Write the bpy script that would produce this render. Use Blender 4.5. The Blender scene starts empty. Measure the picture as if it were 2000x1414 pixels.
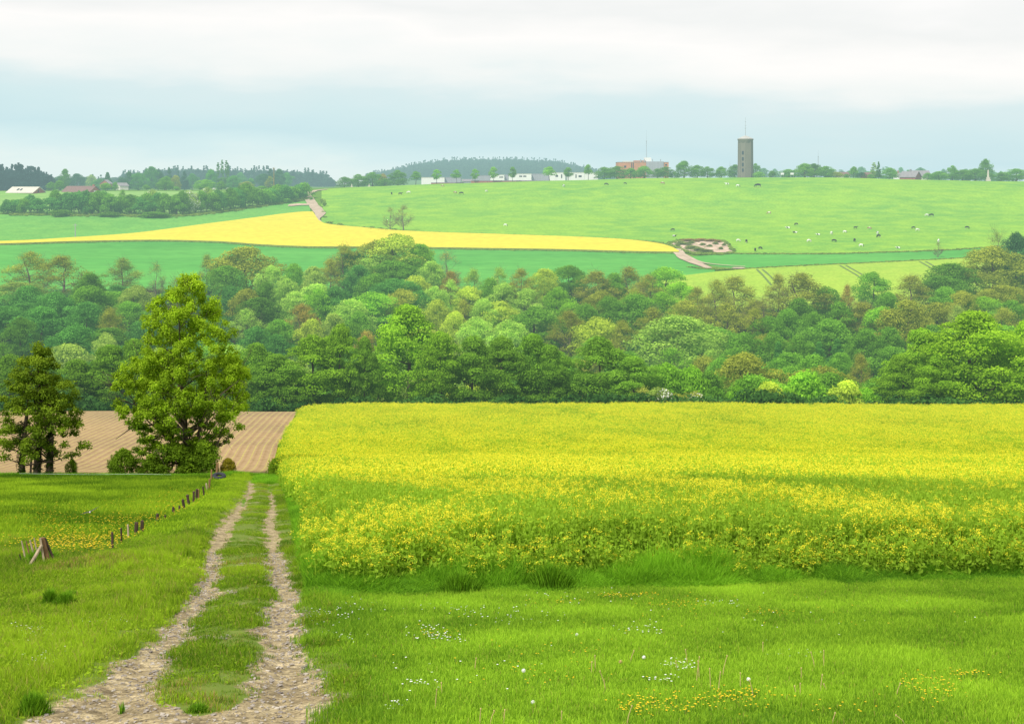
import bpy, math, random
import numpy as np
from mathutils import Vector

# ------------------------------------------------------------------ basics
S = bpy.context.scene
COL = S.collection
RAD = math.radians
F = 3000.0            # focal length in pixels of the 2000 px wide photograph
HV = 360.0            # row of the true horizon
rng = np.random.default_rng(7)
random.seed(7)


def hash2(ix, iy, seed):
    n = (ix.astype(np.int64) * 374761393 + iy.astype(np.int64) * 668265263 + seed * 974711) & 0x7fffffff
    n = ((n ^ (n >> 13)) * 1274126177) & 0x7fffffff
    n = n ^ (n >> 16)
    return (n & 0xffff) / 65535.0


def vnoise(x, y, seed=0):
    x = np.asarray(x, float); y = np.asarray(y, float)
    ix = np.floor(x); iy = np.floor(y)
    fx = x - ix; fy = y - iy
    fx = fx * fx * (3 - 2 * fx); fy = fy * fy * (3 - 2 * fy)
    a = hash2(ix, iy, seed); b = hash2(ix + 1, iy, seed)
    c = hash2(ix, iy + 1, seed); d = hash2(ix + 1, iy + 1, seed)
    return (a * (1 - fx) + b * fx) * (1 - fy) + (c * (1 - fx) + d * fx) * fy


def fbm(x, y, seed=0, octs=3):
    s = 0; a = 0.5; t = 0
    for k in range(octs):
        s = s + a * vnoise(np.asarray(x) * 2 ** k + 17.3 * k, np.asarray(y) * 2 ** k - 9.1 * k, seed + k)
        t += a; a *= 0.5
    return s / t


def pchip(xk, yk, x):
    xk = np.asarray(xk, float); yk = np.asarray(yk, float); x = np.clip(x, xk[0], xk[-1])
    h = np.diff(xk); d = np.diff(yk) / h
    m = np.zeros_like(yk)
    for i in range(1, len(xk) - 1):
        if d[i - 1] * d[i] > 0:
            w1 = 2 * h[i] + h[i - 1]; w2 = h[i] + 2 * h[i - 1]
            m[i] = (w1 + w2) / (w1 / d[i - 1] + w2 / d[i])
    m[0] = d[0]; m[-1] = d[-1]
    i = np.clip(np.searchsorted(xk, x) - 1, 0, len(xk) - 2)
    t = (x - xk[i]) / h[i]
    return (yk[i] * (1 + 2 * t) * (1 - t) ** 2 + m[i] * h[i] * t * (1 - t) ** 2 +
            yk[i + 1] * t * t * (3 - 2 * t) + m[i + 1] * h[i] * t * t * (t - 1))


# ------------------------------------------------------------------ the terrain as a height function
def vz(v, Y):
    return -(v - HV) / F * Y


UCOL = [-600, 0, 350, 600, 700, 900, 1100, 1300, 1600, 1800, 1960, 2600]
VR = [374, 373, 372, 369, 365.5, 358.5, 353, 348, 347, 351.5, 354.5, 356]
YT = np.concatenate([np.arange(-60, 300, 2.0), np.arange(300, 1200, 5.0), np.arange(1200, 9001, 100.0)])
COLT = []
for vr in VR:
    yk = [-60, 0, 60, 105]
    zk = [-2.9 - 0.163 * y for y in yk]
    for Y, z in ((130, -24.0), (160, -27.35), (190, -30.0), (218, -32.35), (226, -33.6), (240, -37.0), (262, -42.5), (290, -46.0), (315, -46.0), (345, -43.5),
                 (400, -37.3), (440, vz(582, 440)), (480, vz(541, 480)), (500, vz(527, 500)),
                 (540, vz(501, 540)), (560, vz(488.5, 560)), (620, vz(455, 620)), (700, vz(416, 700)),
                 (780, vz((vr + 16), 780)), (850, vz(vr, 850)),
                 (900, vz(vr + 1.5, 900)), (1000, vz(max(vr + 3, 356), 1000)), (1300, vz(361 + (vr - 348) * .35, 1300)),
                 (2000, vz(362, 2000)), (4000, vz(361.5, 4000)), (9000, vz(360.8, 9000))):
        yk.append(Y); zk.append(z)
    COLT.append(pchip(yk, zk, YT))
COLT = np.array(COLT)


def Zb(X, Y):
    X = np.asarray(X, float); Y = np.asarray(Y, float)
    u = np.clip(1000 + F * X / np.maximum(Y, 20), UCOL[0], UCOL[-1] - 1e-3)
    ua = np.array(UCOL, float)
    i = np.clip(np.searchsorted(ua, u) - 1, 0, len(UCOL) - 2)
    t = (u - ua[i]) / (ua[i + 1] - ua[i]); t = t * t * (3 - 2 * t)
    Yc = np.clip(Y, YT[0], YT[-1])
    j = np.clip(np.searchsorted(YT, Yc) - 1, 0, len(YT) - 2)
    s = (Yc - YT[j]) / (YT[j + 1] - YT[j])
    a = COLT[i, j] * (1 - s) + COLT[i, j + 1] * s
    b = COLT[i + 1, j] * (1 - s) + COLT[i + 1, j + 1] * s
    return a * (1 - t) + b * t


LR = np.array([(8, -3.3), (15.4, -4.2), (18.6, -4.49), (22, -4.8), (24.2, -5.14), (27.3, -5.52), (31.6, -6.2), (37, -7.23), (42.2, -8.03),
               (51.2, -9.44), (61.7, -10.9), (75.6, -12.9), (92, -15.7), (110, -18.4)])
RR = np.array([(8, -1.6), (15.4, -2.3), (17.3, -2.5), (19.3, -2.83), (22, -3.29), (24.2, -3.64), (26.9, -3.98), (30.4, -4.62),
               (34.3, -5.3), (40.7, -6.39), (51.2, -8.07), (63.5, -9.9), (75, -11.75), (92, -14.6), (110, -17.3)])
RE = np.array([(20, -2.9), (28, -3.65), (30.4, -4.0), (34.8, -4.75), (41, -5.7), (51, -7.2), (63, -9.1), (75, -11.0), (92, -13.8), (110, -17.2), (160, -24.0), (220, -30.2), (230, -31)])
FL = np.array([(20, -5.9), (30, -8.5), (38, -10.0), (46, -11.0), (55, -11.9), (63, -12.9), (72, -14.2), (85, -16.0), (100, -19.2), (112, -22)])   # fence line


def tab(T, Y):
    return np.interp(Y, T[:, 0], T[:, 1])


def Z(X, Y):
    X = np.asarray(X, float); Y = np.asarray(Y, float)
    z = Zb(X, Y)
    near = np.clip((130 - Y) / 40, 0, 1)
    z = z + near * 0.10 * (fbm(X / 5, Y / 7, 3) - 0.5)
    rut = np.exp(-((X - tab(LR, Y)) / 0.33) ** 2) + np.exp(-((X - tab(RR, Y)) / 0.36) ** 2)
    z = z - 0.07 * rut * np.clip((96 - Y) / 8, 0, 1)
    # low bank between fence and left rut, and the paddock a little lower than the track
    m = 0.5 * (tab(FL, Y) + tab(LR, Y))
    w = np.maximum(0.5 * (tab(LR, Y) - tab(FL, Y)), .5)
    z = z + 0.14 * np.exp(-((X - m) / w / 0.8) ** 2) * np.clip((Y - 24) / 10, 0, 1) * near
    # dead grass mound in the left paddock
    z = z + 0.28 * np.exp(-((X + 8.6) / 1.0) ** 2 - ((Y - 32.3) / 1.3) ** 2)
    # undulations of the rapeseed slope
    far = np.clip((Y - 110) / 30, 0, 1) * np.clip((235 - Y) / 15, 0, 1)
    z = z + 0.35 * far * (fbm(X / 30, Y / 34, 11, 2) - 0.5)
    # rise of the far wooded hill and the hills at the left horizon
    hx = (X + 30) / 165.0
    z = z + 30 * np.exp(-hx ** 4) * np.exp(-((Y - 2600) / 430) ** 2)
    return z


def gv(u, Y):   # image row of the ground at column u, distance Y
    return HV - F * Z((u - 1000) / F * Y, Y) / Y


def Yat(u, v, lo=430.0, hi=848.0):      # distance at which the far hillside shows in row v of column u
    u = np.asarray(u, float); v = np.asarray(v, float)
    u, v = np.broadcast_arrays(u, v)
    a = np.full(u.shape, lo); b = np.full(u.shape, hi)
    for _ in range(28):
        m = (a + b) / 2
        g = gv(u, m) > v
        a = np.where(g, m, a); b = np.where(g, b, m)
    return (a + b) / 2


def XY(u, Y):
    return (u - 1000) / F * Y, Y


def ground(u, v, lo=430.0, hi=848.0):
    Y = float(Yat(u, v, lo, hi)); X = (u - 1000) / F * Y
    return X, Y, float(Z(X, Y))


def near_ground(u, v):
    return ground(u, v, 8.0, 108.0)


# ------------------------------------------------------------------ mesh building
class MB:
    def __init__(self):
        self.V = []; self.n = 0; self.faces = []; self.T = []

    def add(self, V, Fc, mat=0, tint=0.5):
        V = np.asarray(V, float).reshape(-1, 3)
        self.V.append(V)
        if np.isscalar(tint):
            tint = np.full(len(V), float(tint))
        self.T.append(np.asarray(tint, float))
        if isinstance(Fc, np.ndarray):
            self.faces.append((Fc + self.n, mat))
        else:
            by = {}
            for f in Fc:
                by.setdefault(len(f), []).append(f)
            for k, fs in by.items():
                self.faces.append((np.array(fs, int) + self.n, mat))
        self.n += len(V)
        return self

    def mesh(self, name, mats, smooth=False, attrs=None):
        me = bpy.data.meshes.new(name)
        V = np.concatenate(self.V) if self.V else np.zeros((0, 3))
        me.vertices.add(len(V)); me.vertices.foreach_set('co', V.astype(np.float32).ravel())
        if self.faces:
            li = np.concatenate([f.ravel() for f, _ in self.faces])
            tot = np.concatenate([np.full(len(f), f.shape[1]) for f, _ in self.faces])
            mi = np.concatenate([np.full(len(f), m) for f, m in self.faces])
            st = np.concatenate([[0], np.cumsum(tot)[:-1]])
            me.loops.add(len(li)); me.loops.foreach_set('vertex_index', li.astype(np.int32))
            me.polygons.add(len(tot))
            me.polygons.foreach_set('loop_start', st.astype(np.int32))
            me.polygons.foreach_set('loop_total', tot.astype(np.int32))
            me.polygons.foreach_set('material_index', mi.astype(np.int32))
            me.polygons.foreach_set('use_smooth', np.full(len(tot), smooth))
        at = me.attributes.new('tint', 'FLOAT', 'POINT')
        at.data.foreach_set('value', np.concatenate(self.T).astype(np.float32))
        if attrs:
            for k, a in attrs.items():
                if a.ndim == 2:
                    t = me.attributes.new(k, 'FLOAT_VECTOR', 'POINT'); t.data.foreach_set('vector', a.astype(np.float32).ravel())
                elif a.dtype.kind == 'i':
                    t = me.attributes.new(k, 'INT', 'POINT'); t.data.foreach_set('value', a.astype(np.int32))
                else:
                    t = me.attributes.new(k, 'FLOAT', 'POINT'); t.data.foreach_set('value', a.astype(np.float32))
        for m in mats:
            me.materials.append(m)
        me.update(calc_edges=True)
        return me

    # solid helpers
    def box(self, x0, x1, y0, y1, z0, z1, mat=0, tint=.5):
        V = [(x0, y0, z0), (x1, y0, z0), (x1, y1, z0), (x0, y1, z0), (x0, y0, z1), (x1, y0, z1), (x1, y1, z1), (x0, y1, z1)]
        return self.add(V, [(0, 3, 2, 1), (4, 5, 6, 7), (0, 1, 5, 4), (1, 2, 6, 5), (2, 3, 7, 6), (3, 0, 4, 7)], mat, tint)

    def tube(self, P, R, n=6, mat=0, tint=.5, cap=True):
        P = np.asarray(P, float); R = np.broadcast_to(np.asarray(R, float), (len(P),))
        T = np.gradient(P, axis=0); T /= np.linalg.norm(T, axis=1)[:, None] + 1e-9
        ref = np.array([0, 1.0, 0]) if abs(T[0][1]) < .8 else np.array([1.0, 0, 0])
        A = np.cross(T, ref); A /= np.linalg.norm(A, axis=1)[:, None] + 1e-9
        B = np.cross(T, A)
        a = np.arange(n) / n * 2 * np.pi
        V = P[:, None, :] + R[:, None, None] * (np.cos(a)[None, :, None] * A[:, None, :] + np.sin(a)[None, :, None] * B[:, None, :])
        k = len(P)
        i = np.arange(k - 1)[:, None] * n; j = np.arange(n)[None, :]
        f = np.stack([i + j, i + (j + 1) % n, i + n + (j + 1) % n, i + n + j], -1).reshape(-1, 4)
        self.add(V.reshape(-1, 3), f, mat, tint)
        if cap:
            self.add(V[-1], [tuple(range(n))], mat, tint)
            self.add(V[0], [tuple(range(n - 1, -1, -1))], mat, tint)
        return self

    def lathe(self, prof, n=24, c=(0, 0, 0), mat=0, a0=0.0):
        a = np.arange(n) / n * 2 * np.pi + a0
        V = np.array([[(c[0] + r * math.cos(t), c[1] + r * math.sin(t), c[2] + z) for t in a] for r, z in prof]).reshape(-1, 3)
        k = len(prof); i = np.arange(k - 1)[:, None] * n; j = np.arange(n)[None, :]
        f = np.stack([i + j, i + (j + 1) % n, i + n + (j + 1) % n, i + n + j], -1).reshape(-1, 4)
        return self.add(V, f, mat)

    def blob(self, c, r, n=10, m=7, mat=0, rot=None):
        a = np.arange(n) / n * 2 * np.pi; b = np.linspace(-np.pi / 2, np.pi / 2, m)
        V = np.array([[(r[0] * math.cos(q) * math.cos(p), r[1] * math.cos(q) * math.sin(p), r[2] * math.sin(q)) for p in a] for q in b]).reshape(-1, 3)
        if rot is not None:
            V = V @ np.array(rot).T
        i = np.arange(m - 1)[:, None] * n; j = np.arange(n)[None, :]
        f = np.stack([i + j, i + (j + 1) % n, i + n + (j + 1) % n, i + n + j], -1).reshape(-1, 4)
        return self.add(V + np.array(c), f, mat)


def leaves(mb, C, N, size, tint, mat=0, aspect=1.0, r=rng):
    """diamond-shaped leaf faces at C facing N"""
    k = len(C)
    N = N / (np.linalg.norm(N, axis=1)[:, None] + 1e-9)
    ref = r.normal(size=(k, 3))
    A = np.cross(N, ref); A /= np.linalg.norm(A, axis=1)[:, None] + 1e-9
    B = np.cross(N, A)
    s = (np.asarray(size) * np.ones(k))[:, None]
    bend = N * s * 0.18
    V = np.stack([C - A * s * .5 * aspect, C - B * s * .36 + bend, C + A * s * .5 * aspect, C + B * s * .36 + bend], 1).reshape(-1, 3)
    f = np.arange(k * 4).reshape(-1, 4)
    mb.add(V, f, mat, np.repeat(np.asarray(tint) * np.ones(k), 4))


def unit(n, r=rng):
    d = r.normal(size=(n, 3))
    return d / np.linalg.norm(d, axis=1)[:, None]


# ------------------------------------------------------------------ materials
def nt(name):
    m = bpy.data.materials.new(name); m.use_nodes = True
    t = m.node_tree; t.nodes.clear()
    try:
        m.cycles.emission_sampling = 'NONE'
    except Exception:
        pass
    return m, t


def N_(t, typ, **kw):
    n = t.nodes.new(typ)
    for k, v in kw.items():
        setattr(n, k, v)
    return n


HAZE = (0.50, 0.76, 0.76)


def finish(m, t, shader, haze=True, k=4.6e-4):  # aerial haze painted into the material: emission mixed in more strongly with world Y
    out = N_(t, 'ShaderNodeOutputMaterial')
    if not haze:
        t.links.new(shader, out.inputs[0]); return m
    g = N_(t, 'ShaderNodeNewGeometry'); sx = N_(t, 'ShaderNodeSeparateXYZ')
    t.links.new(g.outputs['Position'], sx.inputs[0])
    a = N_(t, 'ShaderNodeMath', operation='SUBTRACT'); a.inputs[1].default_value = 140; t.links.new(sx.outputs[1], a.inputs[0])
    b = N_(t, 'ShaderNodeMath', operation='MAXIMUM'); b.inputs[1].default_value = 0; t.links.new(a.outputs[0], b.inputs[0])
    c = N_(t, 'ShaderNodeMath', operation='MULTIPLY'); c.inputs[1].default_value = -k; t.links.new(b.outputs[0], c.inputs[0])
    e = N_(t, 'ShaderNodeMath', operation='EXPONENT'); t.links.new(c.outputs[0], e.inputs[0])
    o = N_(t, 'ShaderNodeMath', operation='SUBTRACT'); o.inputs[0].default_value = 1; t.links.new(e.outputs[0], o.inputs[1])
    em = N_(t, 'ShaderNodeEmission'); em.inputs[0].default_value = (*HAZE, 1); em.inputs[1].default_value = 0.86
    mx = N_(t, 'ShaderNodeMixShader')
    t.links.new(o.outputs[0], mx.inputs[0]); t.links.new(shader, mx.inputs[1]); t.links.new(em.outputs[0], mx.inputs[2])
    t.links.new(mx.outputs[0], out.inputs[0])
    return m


def ramp(t, fac, stops):
    r = N_(t, 'ShaderNodeValToRGB')
    els = r.color_ramp.elements
    while len(els) < len(stops):
        els.new(0.5)
    for e, (p, c) in zip(els, stops):
        e.position = p; e.color = (*c, 1) if len(c) == 3 else c
    t.links.new(fac, r.inputs[0])
    return r.outputs[0]


def mixc(t, fac, a, b, mode='MIX'):
    n = N_(t, 'ShaderNodeMix', data_type='RGBA', blend_type=mode)
    if isinstance(fac, (int, float)):
        n.inputs[0].default_value = fac
    else:
        t.links.new(fac, n.inputs[0])
    for s, x in ((6, a), (7, b)):
        if isinstance(x, tuple):
            n.inputs[s].default_value = (*x, 1)
        else:
            t.links.new(x, n.inputs[s])
    return n.outputs[2]


def noise(t, scale, detail=3, vec=None, rough=.55):
    n = N_(t, 'ShaderNodeTexNoise'); n.inputs['Scale'].default_value = scale; n.inputs['Detail'].default_value = detail
    n.inputs['Roughness'].default_value = rough
    if vec is not None:
        t.links.new(vec, n.inputs['Vector'])
    return n.outputs[0]


def pos(t, scale=(1, 1, 1), rot=0.0):
    g = N_(t, 'ShaderNodeNewGeometry'); mp = N_(t, 'ShaderNodeMapping')
    mp.inputs['Scale'].default_value = scale; mp.inputs['Rotation'].default_value = (0, 0, rot)
    t.links.new(g.outputs['Position'], mp.inputs[0])
    return mp.outputs[0]


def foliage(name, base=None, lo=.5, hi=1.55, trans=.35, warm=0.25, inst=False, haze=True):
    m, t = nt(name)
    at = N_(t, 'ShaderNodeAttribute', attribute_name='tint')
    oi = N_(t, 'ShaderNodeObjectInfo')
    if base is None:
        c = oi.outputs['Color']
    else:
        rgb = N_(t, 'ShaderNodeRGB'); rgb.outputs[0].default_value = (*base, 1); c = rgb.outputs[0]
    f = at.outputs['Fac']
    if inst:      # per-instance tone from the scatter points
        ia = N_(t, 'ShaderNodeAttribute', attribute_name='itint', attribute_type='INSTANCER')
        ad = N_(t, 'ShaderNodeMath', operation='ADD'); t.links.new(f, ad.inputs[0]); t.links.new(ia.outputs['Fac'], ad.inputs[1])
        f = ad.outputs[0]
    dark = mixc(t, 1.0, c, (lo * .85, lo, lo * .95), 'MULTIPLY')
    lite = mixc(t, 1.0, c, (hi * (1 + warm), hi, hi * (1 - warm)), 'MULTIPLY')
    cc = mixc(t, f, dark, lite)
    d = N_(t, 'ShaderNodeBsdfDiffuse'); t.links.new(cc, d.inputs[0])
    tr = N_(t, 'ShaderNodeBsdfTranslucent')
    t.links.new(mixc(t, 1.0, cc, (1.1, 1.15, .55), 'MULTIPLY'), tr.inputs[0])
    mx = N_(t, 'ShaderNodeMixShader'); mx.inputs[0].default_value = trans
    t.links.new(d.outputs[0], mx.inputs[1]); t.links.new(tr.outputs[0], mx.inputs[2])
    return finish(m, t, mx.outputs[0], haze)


def solid(name, col, rough=.85, var=.25, scale=2.0, haze=True, col2=None, bump=0.0, stretch=(1, 1, 1)):
    m, t = nt(name)
    p = pos(t, stretch)
    n = noise(t, scale, 4, p)
    c2 = col2 or tuple(x * (1 - var) for x in col)
    cc = mixc(t, ramp(t, n, [(.3, (0, 0, 0)), (.7, (1, 1, 1))]), c2, tuple(min(1, x * (1 + var * .4)) for x in col))
    b = N_(t, 'ShaderNodeBsdfPrincipled'); b.inputs['Roughness'].default_value = rough
    b.inputs['Specular IOR Level'].default_value = .25
    t.links.new(cc, b.inputs['Base Color'])
    if bump:
        bp = N_(t, 'ShaderNodeBump'); bp.inputs['Strength'].default_value = bump
        t.links.new(noise(t, scale * 4, 4, p), bp.inputs['Height']); t.links.new(bp.outputs[0], b.inputs['Normal'])
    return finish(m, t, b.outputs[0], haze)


def fieldmat(name, c1, c2, c3, s1=.02, s2=.25, rot=0.0, str_=(1, 1, 1), rows=None, fine=2.0, tram=None):
    """far crop field: large soft patches, finer mottling and faint drilling rows"""
    m, t = nt(name)
    p = pos(t, str_, rot)
    a = ramp(t, noise(t, s1, 3, p), [(.35, (0, 0, 0)), (.65, (1, 1, 1))])
    b = ramp(t, noise(t, s2, 4, p), [(.4, (0, 0, 0)), (.68, (1, 1, 1))])
    fi = ramp(t, noise(t, fine, 2, p), [(.35, (.86,) * 3), (.65, (1.1,) * 3)])
    cc = mixc(t, a, c1, c2)
    mb = N_(t, 'ShaderNodeMath', operation='MULTIPLY'); mb.inputs[1].default_value = .75
    t.links.new(b, mb.inputs[0])
    cc = mixc(t, mb.outputs[0], cc, c3)
    cc = mixc(t, 1.0, cc, fi, 'MULTIPLY')
    if rows:
        per, ang, amt, col = rows
        w = N_(t, 'ShaderNodeTexWave', wave_type='BANDS', bands_direction='X'); w.inputs['Scale'].default_value = 0.314 / per * 1.0
        w.inputs['Distortion'].default_value = 1.2; w.inputs['Detail'].default_value = 2; w.inputs['Detail Scale'].default_value = .6
        t.links.new(pos(t, (1, 1, 0), ang), w.inputs['Vector'])
        rr = ramp(t, w.outputs[1], [(.82, (0, 0, 0)), (1, (1, 1, 1))])
        mm = N_(t, 'ShaderNodeMath', operation='MULTIPLY'); mm.inputs[1].default_value = amt; t.links.new(rr, mm.inputs[0])
        cc = mixc(t, mm.outputs[0], cc, col)
    d = N_(t, 'ShaderNodeBsdfDiffuse'); t.links.new(cc, d.inputs[0])
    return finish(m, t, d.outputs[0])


M = {}
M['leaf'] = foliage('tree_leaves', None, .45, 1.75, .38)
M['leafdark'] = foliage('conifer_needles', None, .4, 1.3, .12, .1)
M['bark'] = solid('bark', (.11, .085, .06), .95, .5, 6, bump=.5, stretch=(1, 1, .2))
M['twig'] = solid('twigs', (.16, .13, .09), .95, .3, 3)
M['blossom'] = solid('blossom', (.75, .76, .68), .8, .1, 5)
M['lawn'] = foliage('lawn_grass', (.275, .49, .045), .5, 1.45, .42, .15, inst=True, haze=False)
M['grass'] = foliage('meadow_grass', (.20, .365, .030), .5, 1.45, .4, .25, inst=True, haze=False)
M['deadgrass'] = foliage('dry_grass', (.42, .33, .12), .6, 1.2, .3, .1, inst=False, haze=False)
M['tall'] = foliage('tall_grass', (.16, .38, .03), .5, 1.5, .4, .2, inst=True, haze=False)
M['tussock'] = foliage('tussock_grass', (.13, .31, .022), .4, 1.6, .35, .2, haze=False)
M['rapegreen'] = foliage('rapeseed_stem', (.23, .40, .04), .45, 1.5, .42, .15, inst=True)
M['rapeyellow'] = foliage('rapeseed_flower', (.88, .79, .07), .82, 1.12, .42, .05, inst=False)
M['buttercup'] = solid('buttercup_petals', (.8, .55, .01), .6, .1, 5, False)
M['daisy'] = solid('daisy_petals', (.85, .85, .8), .7, .05, 5, False)
M['post'] = solid('weathered_post_wood', (.075, .05, .035), .9, .5, 12, False, bump=.5, stretch=(1, 1, .15))
M['palewood'] = solid('pale_split_wood', (.42, .33, .22), .85, .5, 14, False, bump=.5, stretch=(1, 1, .12))
M['brownwood'] = solid('brown_split_wood', (.26, .15, .07), .85, .5, 14, False, bump=.5, stretch=(1, 1, .12))
M['wire'] = solid('pale_tape', (.42, .46, .42), .5, .05, 5, False)
M['rubber'] = solid('black_rubber', (.03, .035, .045), .6, .3, 8, False)
M['metal'] = solid('grey_metal', (.35, .36, .37), .5, .1, 2)
M['white'] = solid('white_render', (.80, .79, .75), .8, .08, .3)
M['cream'] = solid('cream_render', (.68, .64, .54), .8, .1, .3)
M['greyclad'] = solid('grey_cladding', (.36, .36, .40), .6, .15, .5, stretch=(3, 3, .1))
M['brick'] = solid('red_brick', (.36, .14, .10), .9, .3, .8)
M['orange'] = solid('orange_brick', (.55, .25, .14), .9, .2, .6)
M['concrete'] = solid('tower_concrete', (.21, .19, .14), .9, .3, .35, stretch=(1, 1, .2))
M['concretelight'] = solid('light_concrete', (.48, .46, .42), .85, .15, .5)
M['tile'] = solid('brown_roof_tile', (.22, .13, .115), .85, .25, 1.5)
M['slate'] = solid('pale_roof_sheet', (.62, .58, .48), .7, .12, .6)
M['greyroof'] = solid('grey_roof_tile', (.27, .25, .26), .85, .2, .8)
M['glass'] = solid('dark_window_glass', (.035, .045, .06), .15, .1, 1)
M['black'] = solid('black_cow_hide', (.018, .016, .016), .8, .2, 2)
M['stone'] = solid('pale_stone', (.62, .56, .45), .85, .15, 1)
M['bird'] = solid('dark_feathers', (.04, .035, .03), .6, .2, 8, False)
M['gravel'] = solid('gravel_stone', (.42, .38, .32), .9, .5, 6, False, col2=(.14, .12, .11))

# ------------------------------------------------------------------ objects and labels
NUSED = {}


def link(o, parent=None):
    COL.objects.link(o)
    if parent is not None:
        o.parent = parent
    return o


def obj(name, me, parent=None, **props):
    o = bpy.data.objects.new(name, me); link(o, parent)
    for k, v in props.items():
        o[k] = v
    return o


def thing(name, label, cat, loc, group=None, rz=0.0):
    o = bpy.data.objects.new(name, None); link(o)
    o.empty_display_size = .3
    o.location = loc; o.rotation_euler = (0, 0, rz)
    o['label'] = label; o['category'] = cat
    if group:
        o['group'] = group
    return o


def structure(name, me, label=None):
    o = obj(name, me, kind='structure')
    return o


# ------------------------------------------------------------------ ground sheets
def grid_sheet(name, A, B, mat, offs=0.0, attrs=None, smooth=True, skirt=None):
    """A, B: 2D arrays of X and Y. offs: lift over the terrain (array or number)."""
    zz = Z(A, B) + offs
    nr, nc = A.shape
    V = np.stack([A, B, zz], -1).reshape(-1, 3)
    i = np.arange(nr - 1)[:, None] * nc; j = np.arange(nc - 1)[None, :]
    f = np.stack([i + j, i + j + 1, i + nc + j + 1, i + nc + j], -1).reshape(-1, 4)
    mb = MB(); mb.add(V, f)
    mats = [mat]
    if skirt is not None:      # visible side of a standing crop along the lower edge
        low = V.reshape(nr, nc, 3)[0].copy(); b = low.copy(); b[:, 2] -= skirt[0]
        k = np.arange(nc - 1)
        ff = np.stack([k, k + 1, nc + k + 1, nc + k], -1)[:, ::-1]
        mb.add(np.concatenate([low, b]), ff.copy(), 1)
        mats.append(skirt[1])
        if attrs:
            attrs = {kk: np.concatenate([a, np.zeros(2 * nc)]) for kk, a in attrs.items()}
    me = mb.mesh(name, mats, smooth, attrs)
    return structure(name, me)


# base ground: one sheet to the horizon
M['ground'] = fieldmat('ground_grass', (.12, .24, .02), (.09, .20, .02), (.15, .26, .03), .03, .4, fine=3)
yy = np.concatenate([np.arange(-40, 12, 4.0), np.arange(12, 40, .5), np.arange(40, 130, 1.0), np.arange(130, 460, 4.0), np.arange(460, 1200, 8.0), np.arange(1200, 4000, 60.0), np.arange(4000, 9001, 500.0)])
ss = np.linspace(-.62, .62, 150)
YY, SS = np.meshgrid(yy, ss, indexing='ij')
XX = SS * np.maximum(YY, 24) * (1 + np.clip((YY - 1500) / 7500, 0, 1))
o = grid_sheet('ground', XX, YY, M['ground'])
# keep the base a little under the detailed near sheet and the crop sheets


def vsheet(name, us, vlo, vhi, mat, off=.25, nt_=14, skirt=None, hi=848.0, lo=430.0):
    """field between two boundary curves given where they cross the hillside"""
    us = np.asarray(us, float)
    Ya = Yat(us, vlo, lo, hi); Yb = Yat(us, vhi, lo, hi)
    T = np.linspace(0, 1, nt_)[:, None]
    Y = Ya[None, :] * (1 - T) + Yb[None, :] * T
    X = (us[None, :] - 1000) / F * Y
    return grid_sheet(name, X, Y, mat, off, skirt=skirt)


U = lambda a, b, s=12: np.arange(a, b + s, s).astype(float)
ip = lambda u, T: pchip([a for a, _ in T], [b for _, b in T], u)

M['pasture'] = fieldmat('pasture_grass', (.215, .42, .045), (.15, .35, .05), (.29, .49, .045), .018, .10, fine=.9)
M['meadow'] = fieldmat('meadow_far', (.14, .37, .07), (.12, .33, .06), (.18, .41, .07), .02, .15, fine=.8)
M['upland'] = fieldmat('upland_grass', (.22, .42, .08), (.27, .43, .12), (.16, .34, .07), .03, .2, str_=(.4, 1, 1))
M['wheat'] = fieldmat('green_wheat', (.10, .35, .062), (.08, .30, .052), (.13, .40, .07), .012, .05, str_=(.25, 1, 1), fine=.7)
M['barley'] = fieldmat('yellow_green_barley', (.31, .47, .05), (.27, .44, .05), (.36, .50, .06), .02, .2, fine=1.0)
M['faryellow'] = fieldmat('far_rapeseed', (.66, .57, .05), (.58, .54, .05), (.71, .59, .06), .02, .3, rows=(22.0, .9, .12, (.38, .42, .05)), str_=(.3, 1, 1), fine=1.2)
M['cropside'] = solid('crop_side', (.22, .30, .06), .9, .4, 1)
M['dirtfar'] = solid('pale_dirt', (.50, .40, .29), .95, .25, .3, col2=(.36, .27, .19))
M['scrubdirt'] = solid('brown_bank_soil', (.58, .43, .32), .95, .5, .45, col2=(.34, .25, .18))

# pasture on the right of the winding track
PU = U(628, 2500, 16)
low = ip(PU, [(628, 439), (700, 447.5), (800, 455), (1000, 462), (1200, 470), (1300, 479), (1345, 491), (1450, 497), (1600, 497.5), (1720, 494.5), (1850, 490), (1960, 482), (2500, 470)])
top = ip(PU, [(628, 370.5), (700, 366.3)] + [(u, v + .4) for u, v in zip(UCOL[5:], VR[5:])])
vsheet('pasture', PU, low, top, M['pasture'], .12, 40)
# green meadow between far rapeseed and hedge on the left
LU = U(-500, 606, 14)
YT_ = [(-500, 500), (40, 473.5), (150, 467), (250, 460), (400, 441), (500, 428), (560, 420), (600, 416), (626, 418)]
vsheet('left_meadow', LU, ip(LU, YT_), ip(LU, [(-500, 422), (40, 420), (200, 422), (330, 424), (420, 418), (500, 406), (560, 398), (606, 392)]), M['meadow'], .14, 16)
vsheet('upland_meadow', LU, ip(LU, [(-500, 419), (40, 417), (200, 419), (330, 420), (420, 414), (500, 402), (560, 394), (606, 388)]), np.full(len(LU), 374.5), M['upland'], .16, 16)
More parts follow.
